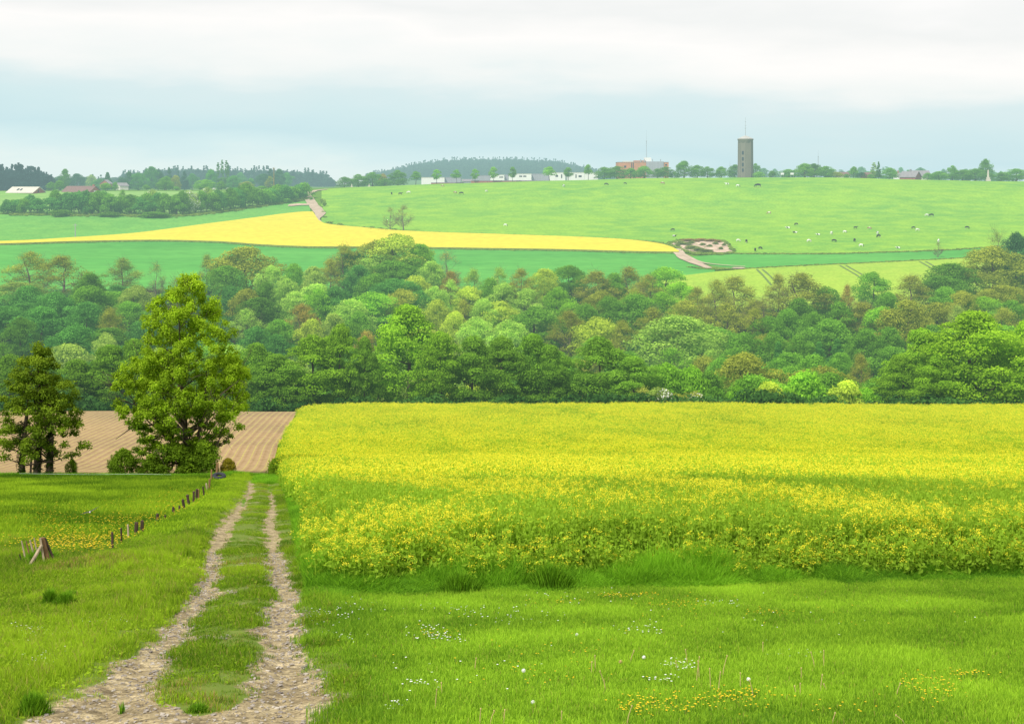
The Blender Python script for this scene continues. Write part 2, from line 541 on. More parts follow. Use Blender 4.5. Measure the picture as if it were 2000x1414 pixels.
# far yellow rapeseed
FU = U(-500, 1326, 11)
fy_lo = ip(FU, [(-500, 492), (40, 478.5), (150, 475), (300, 472.5), (420, 475), (520, 482), (620, 485.5), (760, 486), (900, 488), (1100, 491), (1250, 495), (1326, 496)])
fy_hi = ip(FU, [(-500, 486), (40, 473.5), (150, 467), (250, 460), (400, 441), (500, 428), (560, 420), (600, 416.5), (614, 417), (624, 436), (640, 441), (700, 447), (800, 455), (1000, 462), (1200, 470), (1290, 480), (1318, 489), (1326, 494)])
vsheet('far_rapeseed_field', FU, fy_lo, np.minimum(fy_hi, fy_lo - .8), M['faryellow'], .8, 22, skirt=(.85, M['cropside']))
# blue-green wheat below it, and the strip on the right
WU = U(-500, 1385, 12)
vsheet('wheat_field', WU, np.full(len(WU), 640.0), np.minimum(ip(WU, [(-500, 493), (40, 480), (150, 476.5), (300, 474), (420, 476.5), (520, 483.5), (620, 487), (760, 487.5), (900, 489.5), (1100, 492.5), (1250, 496.5), (1322, 497.5), (1345, 512), (1385, 528)]), 587), M['wheat'], .3, 26, lo=392)
SU = U(1345, 2500, 15)
vsheet('wheat_strip', SU, ip(SU, [(1345, 506), (1400, 523), (1450, 526), (1520, 523), (1650, 517), (1800, 510), (1910, 504), (2500, 480)]),
       ip(SU, [(1345, 503), (1400, 499.5), (1450, 497.5), (1600, 498.0), (1720, 495), (1850, 490.5), (1960, 482.5), (2500, 468)]), M['wheat'], .3, 8, skirt=(.5, M['cropside']))
BU = U(1290, 2500, 15)
vsheet('barley_field', BU, np.full(len(BU), 640.0), ip(BU, [(1290, 545), (1340, 540), (1400, 533), (1460, 528), (1520, 524.5), (1650, 518.5), (1800, 511.5), (1910, 505.5), (2500, 482)]), M['barley'], .42, 18, lo=392)
M['tram'] = solid('tramline', (.13, .21, .04), .95, .2, .5)


def ribbon(name, pts, mat, off=.5, lo=430., hi=848., attrs=None):
    """pts: (u, v, half width in metres); a strip lying on the hillside"""
    P = [np.array(ground(u, v, lo, hi)) for u, v, w in pts]
    W = [w for _, _, w in pts]
    d = np.concatenate([[0], np.cumsum([np.linalg.norm((P[i + 1] - P[i])[:2]) for i in range(len(P) - 1)])])
    n = max(8, int(d[-1] / 2.5))
    q = np.linspace(0, d[-1], n)
    X = pchip(d, [p[0] for p in P], q); Y = pchip(d, [p[1] for p in P], q); w = np.interp(q, d, W)
    w = w * (1 + .25 * (vnoise(q / 6, q * 0, 5) - .5))
    tx = np.gradient(X); ty = np.gradient(Y); L = np.hypot(tx, ty) + 1e-9
    k = np.linspace(-1, 1, 4)[None, :]
    A = X[:, None] + k * (w * ty / L)[:, None]; B = Y[:, None] - k * (w * tx / L)[:, None]
    return grid_sheet(name, A, B, mat, off)


for pts in ([(1478, 529, .35), (1506, 560, .35)], [(1489, 529, .35), (1521, 560, .35)], [(1640, 521, .35), (1690, 552, .35)], [(1652, 521, .35), (1703, 552, .35)],
            [(1796, 513.5, .35), (1840, 538, .35)], [(1808, 513.5, .35), (1852, 538, .35)]):
    ribbon('barley_tramline', pts, M['tram'], .50)
ribbon('far_dirt_track', [(640, 371.2, 1.6), (612, 374.5, 2.0), (601, 381, 2.2), (604, 390, 2.4), (612, 402, 2.5), (622, 414, 2.6), (625, 420, 2.3), (617, 428, 2.0), (621, 437, 1.7)], M['dirtfar'], .45)
ribbon('far_dirt_track', [(1322, 489, 1.5), (1328, 499, 2.0), (1340, 508, 2.4), (1360, 517, 1.9), (1385, 527, 1.1)], M['dirtfar'], .6)
ribbon('far_dirt_track', [(1335, 500, .8), (1370, 516, .8), (1410, 521, .6), (1455, 524, .5)], M['dirtfar'], .66)
ribbon('bare_soil_patch', [(1431, 527.5, 1), (1441, 527, 2.2), (1452, 526, 1)], M['dirtfar'], .62)
ribbon('bare_soil_patch', [(566, 404.5, 1), (578, 402, 3.4), (590, 401, 4.0), (598, 403, 1)], M['scrubdirt'], .5)
# brown scrub bank above the track: a lens shaped slope
bu = U(1306, 1432, 7)
vsheet('brown_bank', bu, ip(bu, [(1306, 479), (1322, 487), (1345, 494), (1380, 498.5), (1410, 498), (1432, 494)]), ip(bu, [(1306, 477), (1318, 474), (1330, 471), (1400, 471), (1415, 474), (1432, 492)]), M['scrubdirt'], .35, 8)

# ------------------------------------------------------------------ near ground sheets
# soil of the rapeseed slope is the base ground; ploughed field on the left
m, t = nt('maize_rows_soil')
g = N_(t, 'ShaderNodeAttribute', attribute_name='row')
pp = pos(t)
n1 = ramp(t, noise(t, 1.6, 5, pp, .7), [(.3, (.26, .185, .10)), (.7, (.45, .335, .195))])
big = ramp(t, noise(t, .06, 2, pp), [(.3, (.85, .85, .85)), (.7, (1.15, 1.1, 1.05))])
n1 = mixc(t, 1.0, n1, big, 'MULTIPLY')
dt = N_(t, 'ShaderNodeMath', operation='FRACT'); ad = N_(t, 'ShaderNodeMath', operation='ADD')
wob = N_(t, 'ShaderNodeMath', operation='MULTIPLY'); wob.inputs[1].default_value = .28
t.links.new(noise(t, .8, 3, pp), wob.inputs[0])
t.links.new(g.outputs['Fac'], ad.inputs[0]); t.links.new(wob.outputs[0], ad.inputs[1]); t.links.new(ad.outputs[0], dt.inputs[0])
line = ramp(t, dt.outputs[0], [(0, (0, 0, 0)), (.14, (0, 0, 0)), (.20, (1, 1, 1)), (.28, (1, 1, 1)), (.34, (0, 0, 0))])
brk = ramp(t, noise(t, 3.5, 3, pp), [(.38, (.15, .15, .15)), (.6, (1, 1, 1))])
lf = mixc(t, 1.0, line, brk, 'MULTIPLY')
cc = mixc(t, lf, n1, (.46, .42, .12))
shade = ramp(t, dt.outputs[0], [(.45, (1, 1, 1)), (.62, (.84, .82, .80)), (.9, (.97, .97, .97))])
cc = mixc(t, 1.0, cc, shade, 'MULTIPLY')
d = N_(t, 'ShaderNodeBsdfDiffuse'); t.links.new(cc, d.inputs[0])
bp = N_(t, 'ShaderNodeBump'); bp.inputs['Strength'].default_value = .6; bp.inputs['Distance'].default_value = .1
t.links.new(noise(t, 5, 4, pp), bp.inputs['Height']); t.links.new(bp.outputs[0], d.inputs['Normal'])
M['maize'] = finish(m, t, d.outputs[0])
by = np.arange(104, 223, 1.5)
k = np.linspace(0, 1, 70)
BY, KK = np.meshgrid(by, k, indexing='ij')
edge = tab(RE, BY) - .4
LX = -.62 * BY
BX = LX * (1 - KK) + edge * KK
# rows run with the field edge: row coordinate = offset from the edge curve
rowc = (BX - tab(RE, BY) - .012 * (BY - 160)) / .85 + .28 * np.sin(BY / 23.0)
grid_sheet('ploughed_field', BX, BY, M['maize'], .10, attrs={'row': rowc.ravel()})

# track sheet
m, t = nt('track_dirt')
pp = pos(t)
a = ramp(t, noise(t, 2.2, 6, pp, .65), [(.3, (.24, .185, .10)), (.52, (.44, .355, .20)), (.72, (.66, .55, .34))])
st = N_(t, 'ShaderNodeTexVoronoi'); st.inputs['Scale'].default_value = 11; t.links.new(pp, st.inputs['Vector'])
stc = ramp(t, st.outputs['Color'], [(.2, (.5, .5, .5)), (.6, (1, 1, 1)), (.9, (1.25, 1.25, 1.25))])
a = mixc(t, .8, a, stc, 'MULTIPLY')
cr = ramp(t, noise(t, 26, 3, pp, .7), [(.40, (.4, .38, .35)), (.5, (1, 1, 1))])
a = mixc(t, .8, a, cr, 'MULTIPLY')
ga = N_(t, 'ShaderNodeAttribute', attribute_name='green')
gn = N_(t, 'ShaderNodeMath', operation='ADD'); t.links.new(ga.outputs['Fac'], gn.inputs[0])
g2 = N_(t, 'ShaderNodeMath', operation='MULTIPLY'); g2.inputs[1].default_value = .5; t.links.new(noise(t, 4, 4, pp), g2.inputs[0])
t.links.new(g2.outputs[0], gn.inputs[1])
g3 = N_(t, 'ShaderNodeMath', operation='MULTIPLY'); g3.inputs[1].default_value = .7; t.links.new(gn.outputs[0], g3.inputs[0])
gf = ramp(t, g3.outputs[0], [(.56, (0, 0, 0)), (.68, (1, 1, 1))])
a = mixc(t, gf, a, mixc(t, noise(t, 3, 3, pp), (.09, .17, .018), (.20, .24, .04)))
b = N_(t, 'ShaderNodeBsdfPrincipled'); b.inputs['Roughness'].default_value = .95; b.inputs['Specular IOR Level'].default_value = .15
t.links.new(a, b.inputs['Base Color'])
bp = N_(t, 'ShaderNodeBump'); bp.inputs['Strength'].default_value = .9; bp.inputs['Distance'].default_value = .022
t.links.new(noise(t, 18, 5, pp, .7), bp.inputs['Height']); t.links.new(bp.outputs[0], b.inputs['Normal'])
M['track'] = finish(m, t, b.outputs[0], False)


def dirtmask(X, Y):
    """1 in the ruts, 0 in the grass"""
    wl = np.interp(Y, [14, 18, 24, 32, 45, 70, 90, 97], [.55, .37, .26, .24, .27, .25, .26, 0.01])
    wr = np.interp(Y, [14, 18, 24, 32, 45, 70, 86, 92], [.55, .42, .33, .29, .23, .19, .10, 0.01])
    a = np.exp(-(np.abs(X - tab(LR, Y)) / wl) ** 3) + np.exp(-(np.abs(X - tab(RR, Y)) / wr) ** 3)
    nz = fbm(X * 2.2, Y * 1.3, 21) - .5
    # bare apron at the bottom of the picture
    edge = 16.5 + .35 * np.exp(-((X + 3.2) / .6) ** 2) * -1 + .5 * nz
    ap = np.clip((16.9 - Y + .8 * nz - .9 * np.exp(-((X + 3.25) / .55) ** 2)) / .25, 0, 1) * np.clip((X + 5.0) / .3, 0, 1) * np.clip((-1.75 - X) / .2, 0, 1)
    return np.clip(np.maximum(a + nz * 1.25, ap), 0, 1) * np.clip((tab(RR, Y) + .95 - X) / .25, 0, 1) * np.clip((X - tab(LR, Y) + .95) / .25, 0, 1)


ty = np.concatenate([np.arange(9, 40, .08), np.arange(40, 99, .2)])
kk = np.linspace(0, 1, 70)
TY, TK = np.meshgrid(ty, kk, indexing='ij')
x0 = tab(LR, TY) - 1.2; x1 = tab(RR, TY) + .75
TX = x0 * (1 - TK) + x1 * TK
mic = .035 * (fbm(TX * 5, TY * 4, 31) - .5)
edgefade = np.minimum(np.minimum(TK, 1 - TK) * 8, 1)
grid_sheet('dirt_track', TX, TY, M['track'], .035 + mic * edgefade, attrs={'green': (1 - dirtmask(TX, TY)).ravel()})

# ------------------------------------------------------------------ scatter by geometry nodes (uncountable ground cover)


def scatter(name, P, kind, rz, scl, itint, sources, mats, tilt=None, label=None, cat=None):
    """one 'stuff' object: loose points plus a few tufts, instanced on the points"""
    mb = MB(); src = []
    n = len(P)
    mb.add(P, [], 0, np.zeros(n)); src.append(np.full(n, -1))
    for k, sb in enumerate(sources):
        V = np.concatenate(sb.V); T = np.concatenate(sb.T)
        base = mb.n
        mb.V.append(V); mb.T.append(T); mb.n += len(V)
        for f, mi in sb.faces:
            mb.faces.append((f + base, mi))
        src.append(np.full(len(V), k))
    N = mb.n
    pad = lambda a, fill=0.0: np.concatenate([a, np.full((N - n,) + a.shape[1:], fill)])
    rot = np.zeros((n, 3)); rot[:, 2] = rz
    if tilt is not None:
        rot[:, 0] = 0
    me = mb.mesh(name, mats, False, {'src': np.concatenate(src).astype(int), 'knd': pad(kind.astype(int), -9).astype(int),
                                     'rot': pad(rot), 'scl': pad(scl, 1.0), 'itint': pad(itint)})
    o = obj(name, me, kind='stuff')
    if label:
        o['label'] = label
    if cat:
        o['category'] = cat
    ng = bpy.data.node_groups.new(name + '_nodes', 'GeometryNodeTree')
    ng.interface.new_socket('Geometry', in_out='INPUT', socket_type='NodeSocketGeometry')
    ng.interface.new_socket('Geometry', in_out='OUTPUT', socket_type='NodeSocketGeometry')
    gi = ng.nodes.new('NodeGroupInput'); go = ng.nodes.new('NodeGroupOutput')
    L = ng.links.new

    def attr(nm, typ):
        a = ng.nodes.new('GeometryNodeInputNamedAttribute'); a.data_type = typ; a.inputs[0].default_value = nm
        return a.outputs[0]

    def eq(val, k):
        c = ng.nodes.new('FunctionNodeCompare'); c.data_type = 'INT'; c.operation = 'EQUAL'
        L(val, c.inputs[2]); c.inputs[3].default_value = k
        return c.outputs[0]
    join = ng.nodes.new('GeometryNodeJoinGeometry')
    sp = ng.nodes.new('GeometryNodeSeparateGeometry'); sp.domain = 'POINT'
    L(gi.outputs[0], sp.inputs[0]); L(eq(attr('src', 'INT'), -1), sp.inputs[1])
    for k in range(len(sources)):
        sk = ng.nodes.new('GeometryNodeSeparateGeometry'); sk.domain = 'POINT'
        L(gi.outputs[0], sk.inputs[0]); L(eq(attr('src', 'INT'), k), sk.inputs[1])
        ip_ = ng.nodes.new('GeometryNodeInstanceOnPoints')
        L(sp.outputs[0], ip_.inputs['Points']); L(eq(attr('knd', 'INT'), k), ip_.inputs['Selection'])
        L(sk.outputs[0], ip_.inputs['Instance'])
        L(attr('rot', 'FLOAT_VECTOR'), ip_.inputs['Rotation']); L(attr('scl', 'FLOAT_VECTOR'), ip_.inputs['Scale'])
        L(ip_.outputs[0], join.inputs[0])
    L(join.outputs[0], go.inputs[0])
    md = o.modifiers.new('scatter', 'NODES'); md.node_group = ng
    return o


def blades(mb, n, w, h, hv, lean, wid, mat=0, r=rng, seg=True, tlo=0., thi=1.):
    """n grass blades in a w x w patch"""
    x = r.uniform(-w / 2, w / 2, n); y = r.uniform(-w / 2, w / 2, n)
    hh = h * (1 + hv * r.uniform(-1, 1, n))
    a = r.uniform(0, 2 * np.pi, n); l = lean * hh * r.uniform(.2, 1, n)
    dx = np.cos(a) * l; dy = np.sin(a) * l
    b = r.uniform(0, 2 * np.pi, n); wx = np.cos(b) * wid / 2; wy = np.sin(b) * wid / 2
    z0 = np.full(n, -.04)
    p0 = np.stack([x - wx, y - wy, z0], -1); p1 = np.stack([x + wx, y + wy, z0], -1)
    m0 = np.stack([x - wx * .8 + dx * .35, y - wy * .8 + dy * .35, hh * .6], -1); m1 = np.stack([x + wx * .8 + dx * .35, y + wy * .8 + dy * .35, hh * .6], -1)
    tp = np.stack([x + dx, y + dy, hh * .95], -1)
    V = np.stack([p0, p1, m1, m0, tp], 1).reshape(-1, 3)
    i = np.arange(n)[:, None] * 5
    q = i + np.array([[0, 1, 2, 3]]); tr = i + np.array([[3, 2, 4]])
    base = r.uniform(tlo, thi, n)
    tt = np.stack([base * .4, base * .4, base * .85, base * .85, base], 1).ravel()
    mb.add(V, q, mat, tt)
    mb.faces.append((tr + mb.n - len(V), mat))


def jitter_grid(x0, x1, y0, y1, step, r=rng):
    gx, gy = np.meshgrid(np.arange(x0, x1, step), np.arange(y0, y1, step))
    gx = gx.ravel() + r.uniform(-.5, .5, gx.size) * step; gy = gy.ravel() + r.uniform(-.5, .5, gy.size) * step
    return gx, gy


FR = .40   # half width of what is planted, per metre of distance


def mkpts(X, Y, dz=0.0):
    return np.stack([X, Y, Z(X, Y) + dz], -1)


# --- lawn right of the track
r1 = np.random.default_rng(11)
lawn_src = []
for k in range(5):
    b = MB(); blades(b, 6, .5, .05, .5, .7, .006, 1, r1); blades(b, 420, .5, (.032, .042, .038, .05, .065)[k], .5, .8, .0065, 0, r1); lawn_src.append(b)
X, Y = jitter_grid(-6, 14.5, 11.5, 31.5, .27, r1)
front = np.interp(X, [-4.2, 0, 5, 10, 14], [27.7, 28.7, 29.8, 30.4, 30.4])
dm = dirtmask(X, Y)
ok = (X > tab(RR, Y) + .42 + .1 * (vnoise(X, Y * 3, 4) - .5)) & (Y < front) & (np.abs(X) < FR * Y + 1) & (dm < .4)
X, Y = X[ok], Y[ok]
big = fbm(X / 2.2, Y / 2.6, 51); fine = fbm(X * 1.2, Y * .9, 52)
kind = r1.integers(0, 4, len(X))
kind[(fine > .62)] = 4
hscale = .75 + .7 * fine + .5 * np.exp(-(X - tab(RR, Y) - .5) / .5).clip(0, 1)
it = (big - .5) * 1.0 + (fine - .5) * .35 - .25 * np.exp(-((X - tab(RR, Y) - .5) / .8) ** 2)
# faint mowing arcs
arc = np.sin(np.hypot(X - 6, (Y - 8) * 1.0) * 2.2)
it = it + .08 * arc
sc = np.stack([np.full(len(X), 1.0), np.full(len(X), 1.0), hscale], -1)
scatter('lawn', mkpts(X, Y), kind, r1.uniform(0, 6.28, len(X)), sc, it + .05, lawn_src, [M['lawn'], M['deadgrass']], label='short mown grass right of the dirt track', cat='grass')

# --- meadow on the left, track centre and verges
r2 = np.random.default_rng(12)
msrc = []
for k in range(3):
    b = MB(); blades(b, 170, .36, (.075, .10, .13)[k], .5, .8, .007, 0, r2); blades(b, 9, .4, (.10, .13, .17)[k], .4, .8, .006, 1, r2); c_ = r2.uniform(-.18, .18, (14, 3)); c_[:, 2] = np.abs(c_[:, 2]) * .3 + .02; leaves(b, c_, r2.normal(size=(14, 3)) * .5 + np.array([0, 0, 1]), .05, .6, 0, 1.3, r2); msrc.append(b)
b = MB(); blades(b, 90, .36, .07, .5, .8, .007, 1, r2); blades(b, 80, .36, .08, .5, .5, .009, 0, r2); msrc.append(b)   # dry patch
for k in range(2):       # coarser for farther away
    b = MB(); blades(b, 260, 1.1, (.11, .15)[k], .45, .7, .018, 0, r2); msrc.append(b)
b = MB(); blades(b, 110, .3, .045, .5, .9, .007, 0, r2); blades(b, 30, .3, .045, .5, .8, .008, 1, r2); msrc.append(b)      # short worn grass, 6
Xa, Ya = jitter_grid(-19, -1.5, 11.5, 42, .24, r2)
Xb, Yb = jitter_grid(-46, -5, 42, 107, .62, r2)
k_ = (Xb < tab(LR, Yb) - .9) | (Xb > tab(RR, Yb) + .9) | (Yb > 96); Xb, Yb = Xb[k_], Yb[k_]
Xc, Yc = jitter_grid(-20, -5, 42, 97, .27, r2)
k_ = (Xc > tab(LR, Yc) - 1.1) & (Xc < tab(RR, Yc) + 1.1); Xa = np.concatenate([Xa, Xc[k_]]); Ya = np.concatenate([Ya, Yc[k_]])
X = np.concatenate([Xa, Xb]); Y = np.concatenate([Ya, Yb]); isfar = np.concatenate([np.zeros(len(Xa), bool), np.ones(len(Xb), bool)])
rightlim = np.where(Y < 29, tab(RR, Y) + .7, tab(RE, Y) - .05)
rightlim = np.where(Y > 92, tab(RE, Y) - .1, rightlim)
dm = dirtmask(X, Y)
ok = (X < rightlim) & (X > -FR * Y - 1.5) & (dm < .36 + .25 * r2.random(len(X))) & (Y < 104.5 + .8 * fbm(X / 3, Y / 3, 5))
X, Y, isfar, dm = X[ok], Y[ok], isfar[ok], dm[ok]
between = (X > tab(LR, Y)) & (X < tab(RR, Y))
inbank = (X > tab(FL, Y)) & (X < tab(LR, Y))
big = fbm(X / 3.5, Y / 5.0, 61); fine = fbm(X / .9, Y / .9, 62)
kind = np.where(isfar, 4 + (fine > .5), np.clip((fine * 3.2).astype(int), 0, 2))
worn = between | (dm > .02)
kind = np.where(worn & ~isfar, 6, kind)
kind = np.where((~isfar) & worn & (dm < .12) & (fine > .42), 0, kind)
kind = np.where((~isfar) & between & (big > .56) & (fine > .4), 3, kind)
kind = np.where((~isfar) & between & (fine > .64), 1, kind)
mound = np.exp(-((X + 8.9) / 1.3) ** 2 - ((Y - 31.8) / .9) ** 2) > .45
mound |= (np.exp(-((X + 7.0) / 1.0) ** 2 - ((Y - 30.6) / .5) ** 2) > .5)
kind = np.where(mound & (~isfar), 3, kind)
it = (big - .5) * 1.5 + (fine - .5) * .9 + r2.normal(0, .10, len(X))
it = np.where(inbank, it + .12 + .1 * (Y > 30), it)
it = np.where(between, it - .12, it)
pad_ = (X < tab(FL, Y))
it = np.where(pad_ & (Y > 40), it - .02 - .10 * np.exp(-((Y - 52) / 9) ** 2), it)
it = np.where(pad_ & (Y > 84), it - .1, it)
it = np.where(pad_ & (Y > 98), it - .45, it)
hz = np.where(worn, .9, 1.0) * (.7 + .75 * fine)
hz = np.where((X > tab(LR, Y) - .5) & (Y > 40), hz * .6, hz)
hz = np.where(pad_ & (Y < 28), hz * .75, hz)
hz = np.where(Y > 85, hz * 1.0, hz)
hz = np.where((np.abs(X - tab(FL, Y) - .5) < 1.1) & (Y > 36), hz * .45, hz)
near_edge = np.exp(-((X - tab(LR, Y) + .75) / .35) ** 2) * (Y > 24)
hz = hz * (1 + .5 * near_edge)
sc = np.stack([np.ones(len(X)), np.ones(len(X)), hz], -1)
scatter('meadow_grass', mkpts(X, Y), kind, r2.uniform(0, 6.28, len(X)), sc, it, msrc, [M['grass'], M['deadgrass']], label='long green grass beside and along the middle of the track', cat='grass')

# --- tall grass verge in front of and beside the rapeseed
r3 = np.random.default_rng(13)
tsrc = []
for k in range(4):
    b = MB(); blades(b, 190, .55, (.20, .26, .31, .24)[k], .45, .9, .011, 0, r3); tsrc.append(b)
pts = []
X = r3.uniform(-4.4, 14.5, 2100); f0 = np.interp(X, [-4.2, 0, 5, 10, 14], [27.7, 28.6, 29.7, 30.3, 30.4])
Y = f0 - .25 + 1.25 * r3.random(len(X)) + .5 * (fbm(X / .9, X * 0, 73) - .5)
ok = np.abs(X) < FR * Y + 1
ok &= X > tab(RE, Y) + .5
pts.append(np.stack([X[ok], Y[ok]], -1))
Y = 27 + 80 * r3.random(2400) ** 1.3; X = tab(RE, Y) + .5 - .3 * r3.random(len(Y))
pts.append(np.stack([X, Y], -1))
# grassy hump at the end of the track
X = r3.normal(-15.6, 1.1, 700); Y = r3.normal(99, 3.2, 700); ok = (X < tab(RE, Y) + .8) & (X > tab(LR, Y) + .3)
pts.append(np.stack([X[ok], Y[ok]], -1))
# weeds under the ash tree and along the end of the paddock
X = -38 + 21 * r3.random(1500); Y = 104.5 + r3.normal(0, .8, 1500)
pts.append(np.stack([X, Y], -1))
P2 = np.concatenate(pts); X, Y = P2[:, 0], P2[:, 1]
hz = .6 + .9 * fbm(X / 1.3, Y / 1.3, 71)
front_zone = (Y < 33)
big = fbm(X / 1.6, Y / 3, 72)
hz = np.where(front_zone, hz * (.15 + 1.5 * fbm(X / .55, Y / .6, 74)) * (.7 + .6 * big) * np.clip(.35 + (Y - np.interp(X, [-4.2, 0, 5, 10, 14], [27.7, 28.6, 29.7, 30.3, 30.4])) * 1.1, .3, 1.25), hz * .6)
hz = np.where(Y > 90, hz * 1.25, hz)
it = (big - .5) * 1.0 + .12 + r3.normal(0, .22, len(X))
it = np.where(Y > 100, it - .15, it)
sc = np.stack([np.ones(len(X)), np.ones(len(X)), hz], -1)
scatter('tall_grass_verge', mkpts(X, Y), r3.integers(0, 4, len(X)), r3.uniform(0, 6.28, len(X)), sc, it, tsrc, [M['tall']], label='tall dark grass along the edge of the rapeseed', cat='grass')

# --- rapeseed crop
r4 = np.random.default_rng(14)


def rape_patch(w, stems, flower, near, r, ragged=False):
    b = MB()
    x = r.uniform(-w / 2, w / 2, stems); y = r.uniform(-w / 2, w / 2, stems); h = 1.12 + .16 * r.normal(size=stems).clip(-1.6, 1.6)
    if ragged: h = r.uniform(.45, 1.12, stems)
    ang = r.uniform(0, 2 * np.pi, stems); lean = r.uniform(0, .12 + .12 * ragged, stems)
    tx = x + np.cos(ang) * lean; ty_ = y + np.sin(ang) * lean
    sw = .010 if near else .02
    bx = np.cos(ang + 1.57) * sw; by_ = np.sin(ang + 1.57) * sw
    V = np.stack([np.stack([x - bx, y - by_, 0 * h], -1), np.stack([x + bx, y + by_, 0 * h], -1), np.stack([tx + bx * .6, ty_ + by_ * .6, h], -1), np.stack([tx - bx * .6, ty_ - by_ * .6, h], -1)], 1).reshape(-1, 3)
    b.add(V, np.arange(len(V)).reshape(-1, 4), 0, .5)
    # leaves and side shoots up the stem
    nl = 16 if near else 8
    k = np.repeat(np.arange(stems), nl)
    f = r.uniform(.15, .97, len(k)) ** (.8)
    c = np.stack([x[k] + (tx - x)[k] * f, y[k] + (ty_ - y)[k] * f, h[k] * f], -1) + r.normal(size=(len(k), 3)) * (.07 if near else .1) * np.array([1, 1, .6])
    nrm = r.normal(size=(len(k), 3)) * np.array([1, 1, .5]) + np.array([0, 0, .2])
    leaves(b, c, nrm, r.uniform(.05, .12, len(k)) * (1 if near else 1.6) * (1.3 - .5 * f), r.uniform(.1, .5, len(k)) * .6 + f * .45, 0, 1.3, r)
    # flower heads
    has = r.random(stems) < flower
    q = np.where(has)[0]
    nf = 17 if near else 6
    k = np.repeat(q, nf)
    if len(k):
        sp = (.040 if near else .07)
        c = np.stack([tx[k], ty_[k], h[k]], -1) + r.normal(size=(len(k), 3)) * np.array([sp, sp, sp * .8])
        nrm = r.normal(size=(len(k), 3)) * .6 + np.array([0, -.35, .75])
        leaves(b, c, nrm, (.037 if near else .074) * r.uniform(.7, 1.25, len(k)), r.random(len(k)), 1, 1.0, r)
    # secondary flower heads lower down
    q2 = np.where(r.random(stems) < flower * .6)[0]
    k = np.repeat(q2, nf // 2)
    if len(k):
        off = r.normal(size=(stems, 3)) * np.array([.09, .09, .05]); off[:, 2] -= .13
        c = np.stack([tx[k], ty_[k], h[k]], -1) + off[k] + r.normal(size=(len(k), 3)) * .035
        leaves(b, c, r.normal(size=(len(k), 3)) + np.array([0, 0, .5]), (.034 if near else .068), r.random(len(k)), 1, 1.0, r)
    return b


rsrc = []
FLV = (.04, .16, .42, .75)
for fl in FLV:
    for q in range(2):
        rsrc.append(rape_patch(1.0, 40, fl, True, r4))      # 0..7 near
for fl in (.22, .45, .7, .95):
    for q in range(2):
        rsrc.append(rape_patch(1.3, 56, fl, False, r4))     # 8..15 far
for q in range(4):
    rsrc.append(rape_patch(.8, 22, (.35, .5, .25, .65)[q], True, r4, True))     # 16..19 ragged margin
Xa, Ya = jitter_grid(-12, 30, 27.8, 62, .62, r4)
Xb, Yb = jitter_grid(-32, 92, 62, 121, .9, r4)
Xc, Yc = jitter_grid(-34, 92, 121, 224, 1.05, r4)
X = np.concatenate([Xa, Xb, Xc]); Y = np.concatenate([Ya, Yb, Yc])
f0 = np.interp(X, [-4.4, 0, 5, 10, 14, 20], [28.0, 29.1, 30.2, 30.8, 30.9, 30.8])
lim = np.interp(X, [-30, 20, 60], [219.5, 218, 214])
ok = (X > tab(RE, Y) + np.where(Y < 45, .38, .5)) & (Y > f0 + .1) & (np.abs(X) < FR * Y + 2) & (Y < lim)
# rounded far left corner
ok &= ~((Y > 208) & (X < tab(RE, Y) + .45 + (Y - 208) * .28))
X, Y = X[ok], Y[ok]
d1 = fbm(X / 9, Y / 20, 81); d2 = fbm(X / 2.2, Y / 4.5, 82)
d3 = fbm((X + .45 * Y) / 3.5, (Y - 2.0 * X) / 34, 84)
dens = .47 + (d1 - .5) * .9 + (d2 - .5) * .9 + (d3 - .5) * .9
dens += np.interp(Y, [29, 33, 38, 44, 52, 64, 90, 130, 200, 220], [-.12, -.38, -.46, -.30, -.04, .02, .05, .12, .26, .32])
dens += .7 * np.exp(-((X + 2.9) / 1.5) ** 2 - ((Y - 31) / 2.2) ** 2)       # bright clump at the near corner
dens -= .35 * np.exp(-((X + 6.2) / 1.8) ** 2 - ((Y - 48) / 12) ** 2)
tl1 = np.interp(Y, [40, 80, 120, 218], [8.0, 2.5, -1.5, -11]); dens += .5 * np.exp(-((X - tl1) / (1.2)) ** 2)   # flowers thicker along old drill joins
tl2 = np.interp(Y, [80, 130, 218], [40, 44, 38]); dens += .45 * np.exp(-((X - tl2) / 1.6) ** 2)
dens -= .45 * np.exp(-((X - 27) / 11) ** 2 - ((Y - 85) / 26) ** 2)
lv = np.clip((dens * 4 + r4.uniform(-.6, .6, len(X))).astype(int), 0, 3)
kind = np.where(Y < 62, 0, 8) + lv * 2 + r4.integers(0, 2, len(X))
margin = (Y < f0[ok] + 1.5) | ((X < tab(RE, Y) + 1.1) & (Y < 60))
kind = np.where(margin, 16 + r4.integers(0, 4, len(X)), kind)
kind = np.where((X < -1.0) & (Y < 33.5), np.where(r4.random(len(X)) < .6, 19, 7), kind)
hz = .88 + .2 * fbm(X / 4, Y / 6, 83) + r4.normal(0, .03, len(X))
hz = np.where(Y < f0[ok] + 1.2, hz * .84, hz)
hz = np.where(X < tab(RE, Y) + 1.0, hz * .85, hz); hz *= np.where(margin, r4.uniform(.75, 1.15, len(X)), 1)
sc = np.stack([np.ones(len(X)), np.ones(len(X)), hz], -1)
it = (d1 - .5) * .5 + .08 + np.where(Y > 60, .25, 0)
scatter('rapeseed_crop', mkpts(X, Y), kind, r4.uniform(0, 6.28, len(X)), sc, it, rsrc, [M['rapegreen'], M['rapeyellow']], label='flowering yellow rapeseed covering the slope right of the track', cat='rapeseed')

# --- small flowers and pebbles
r5 = np.random.default_rng(15)


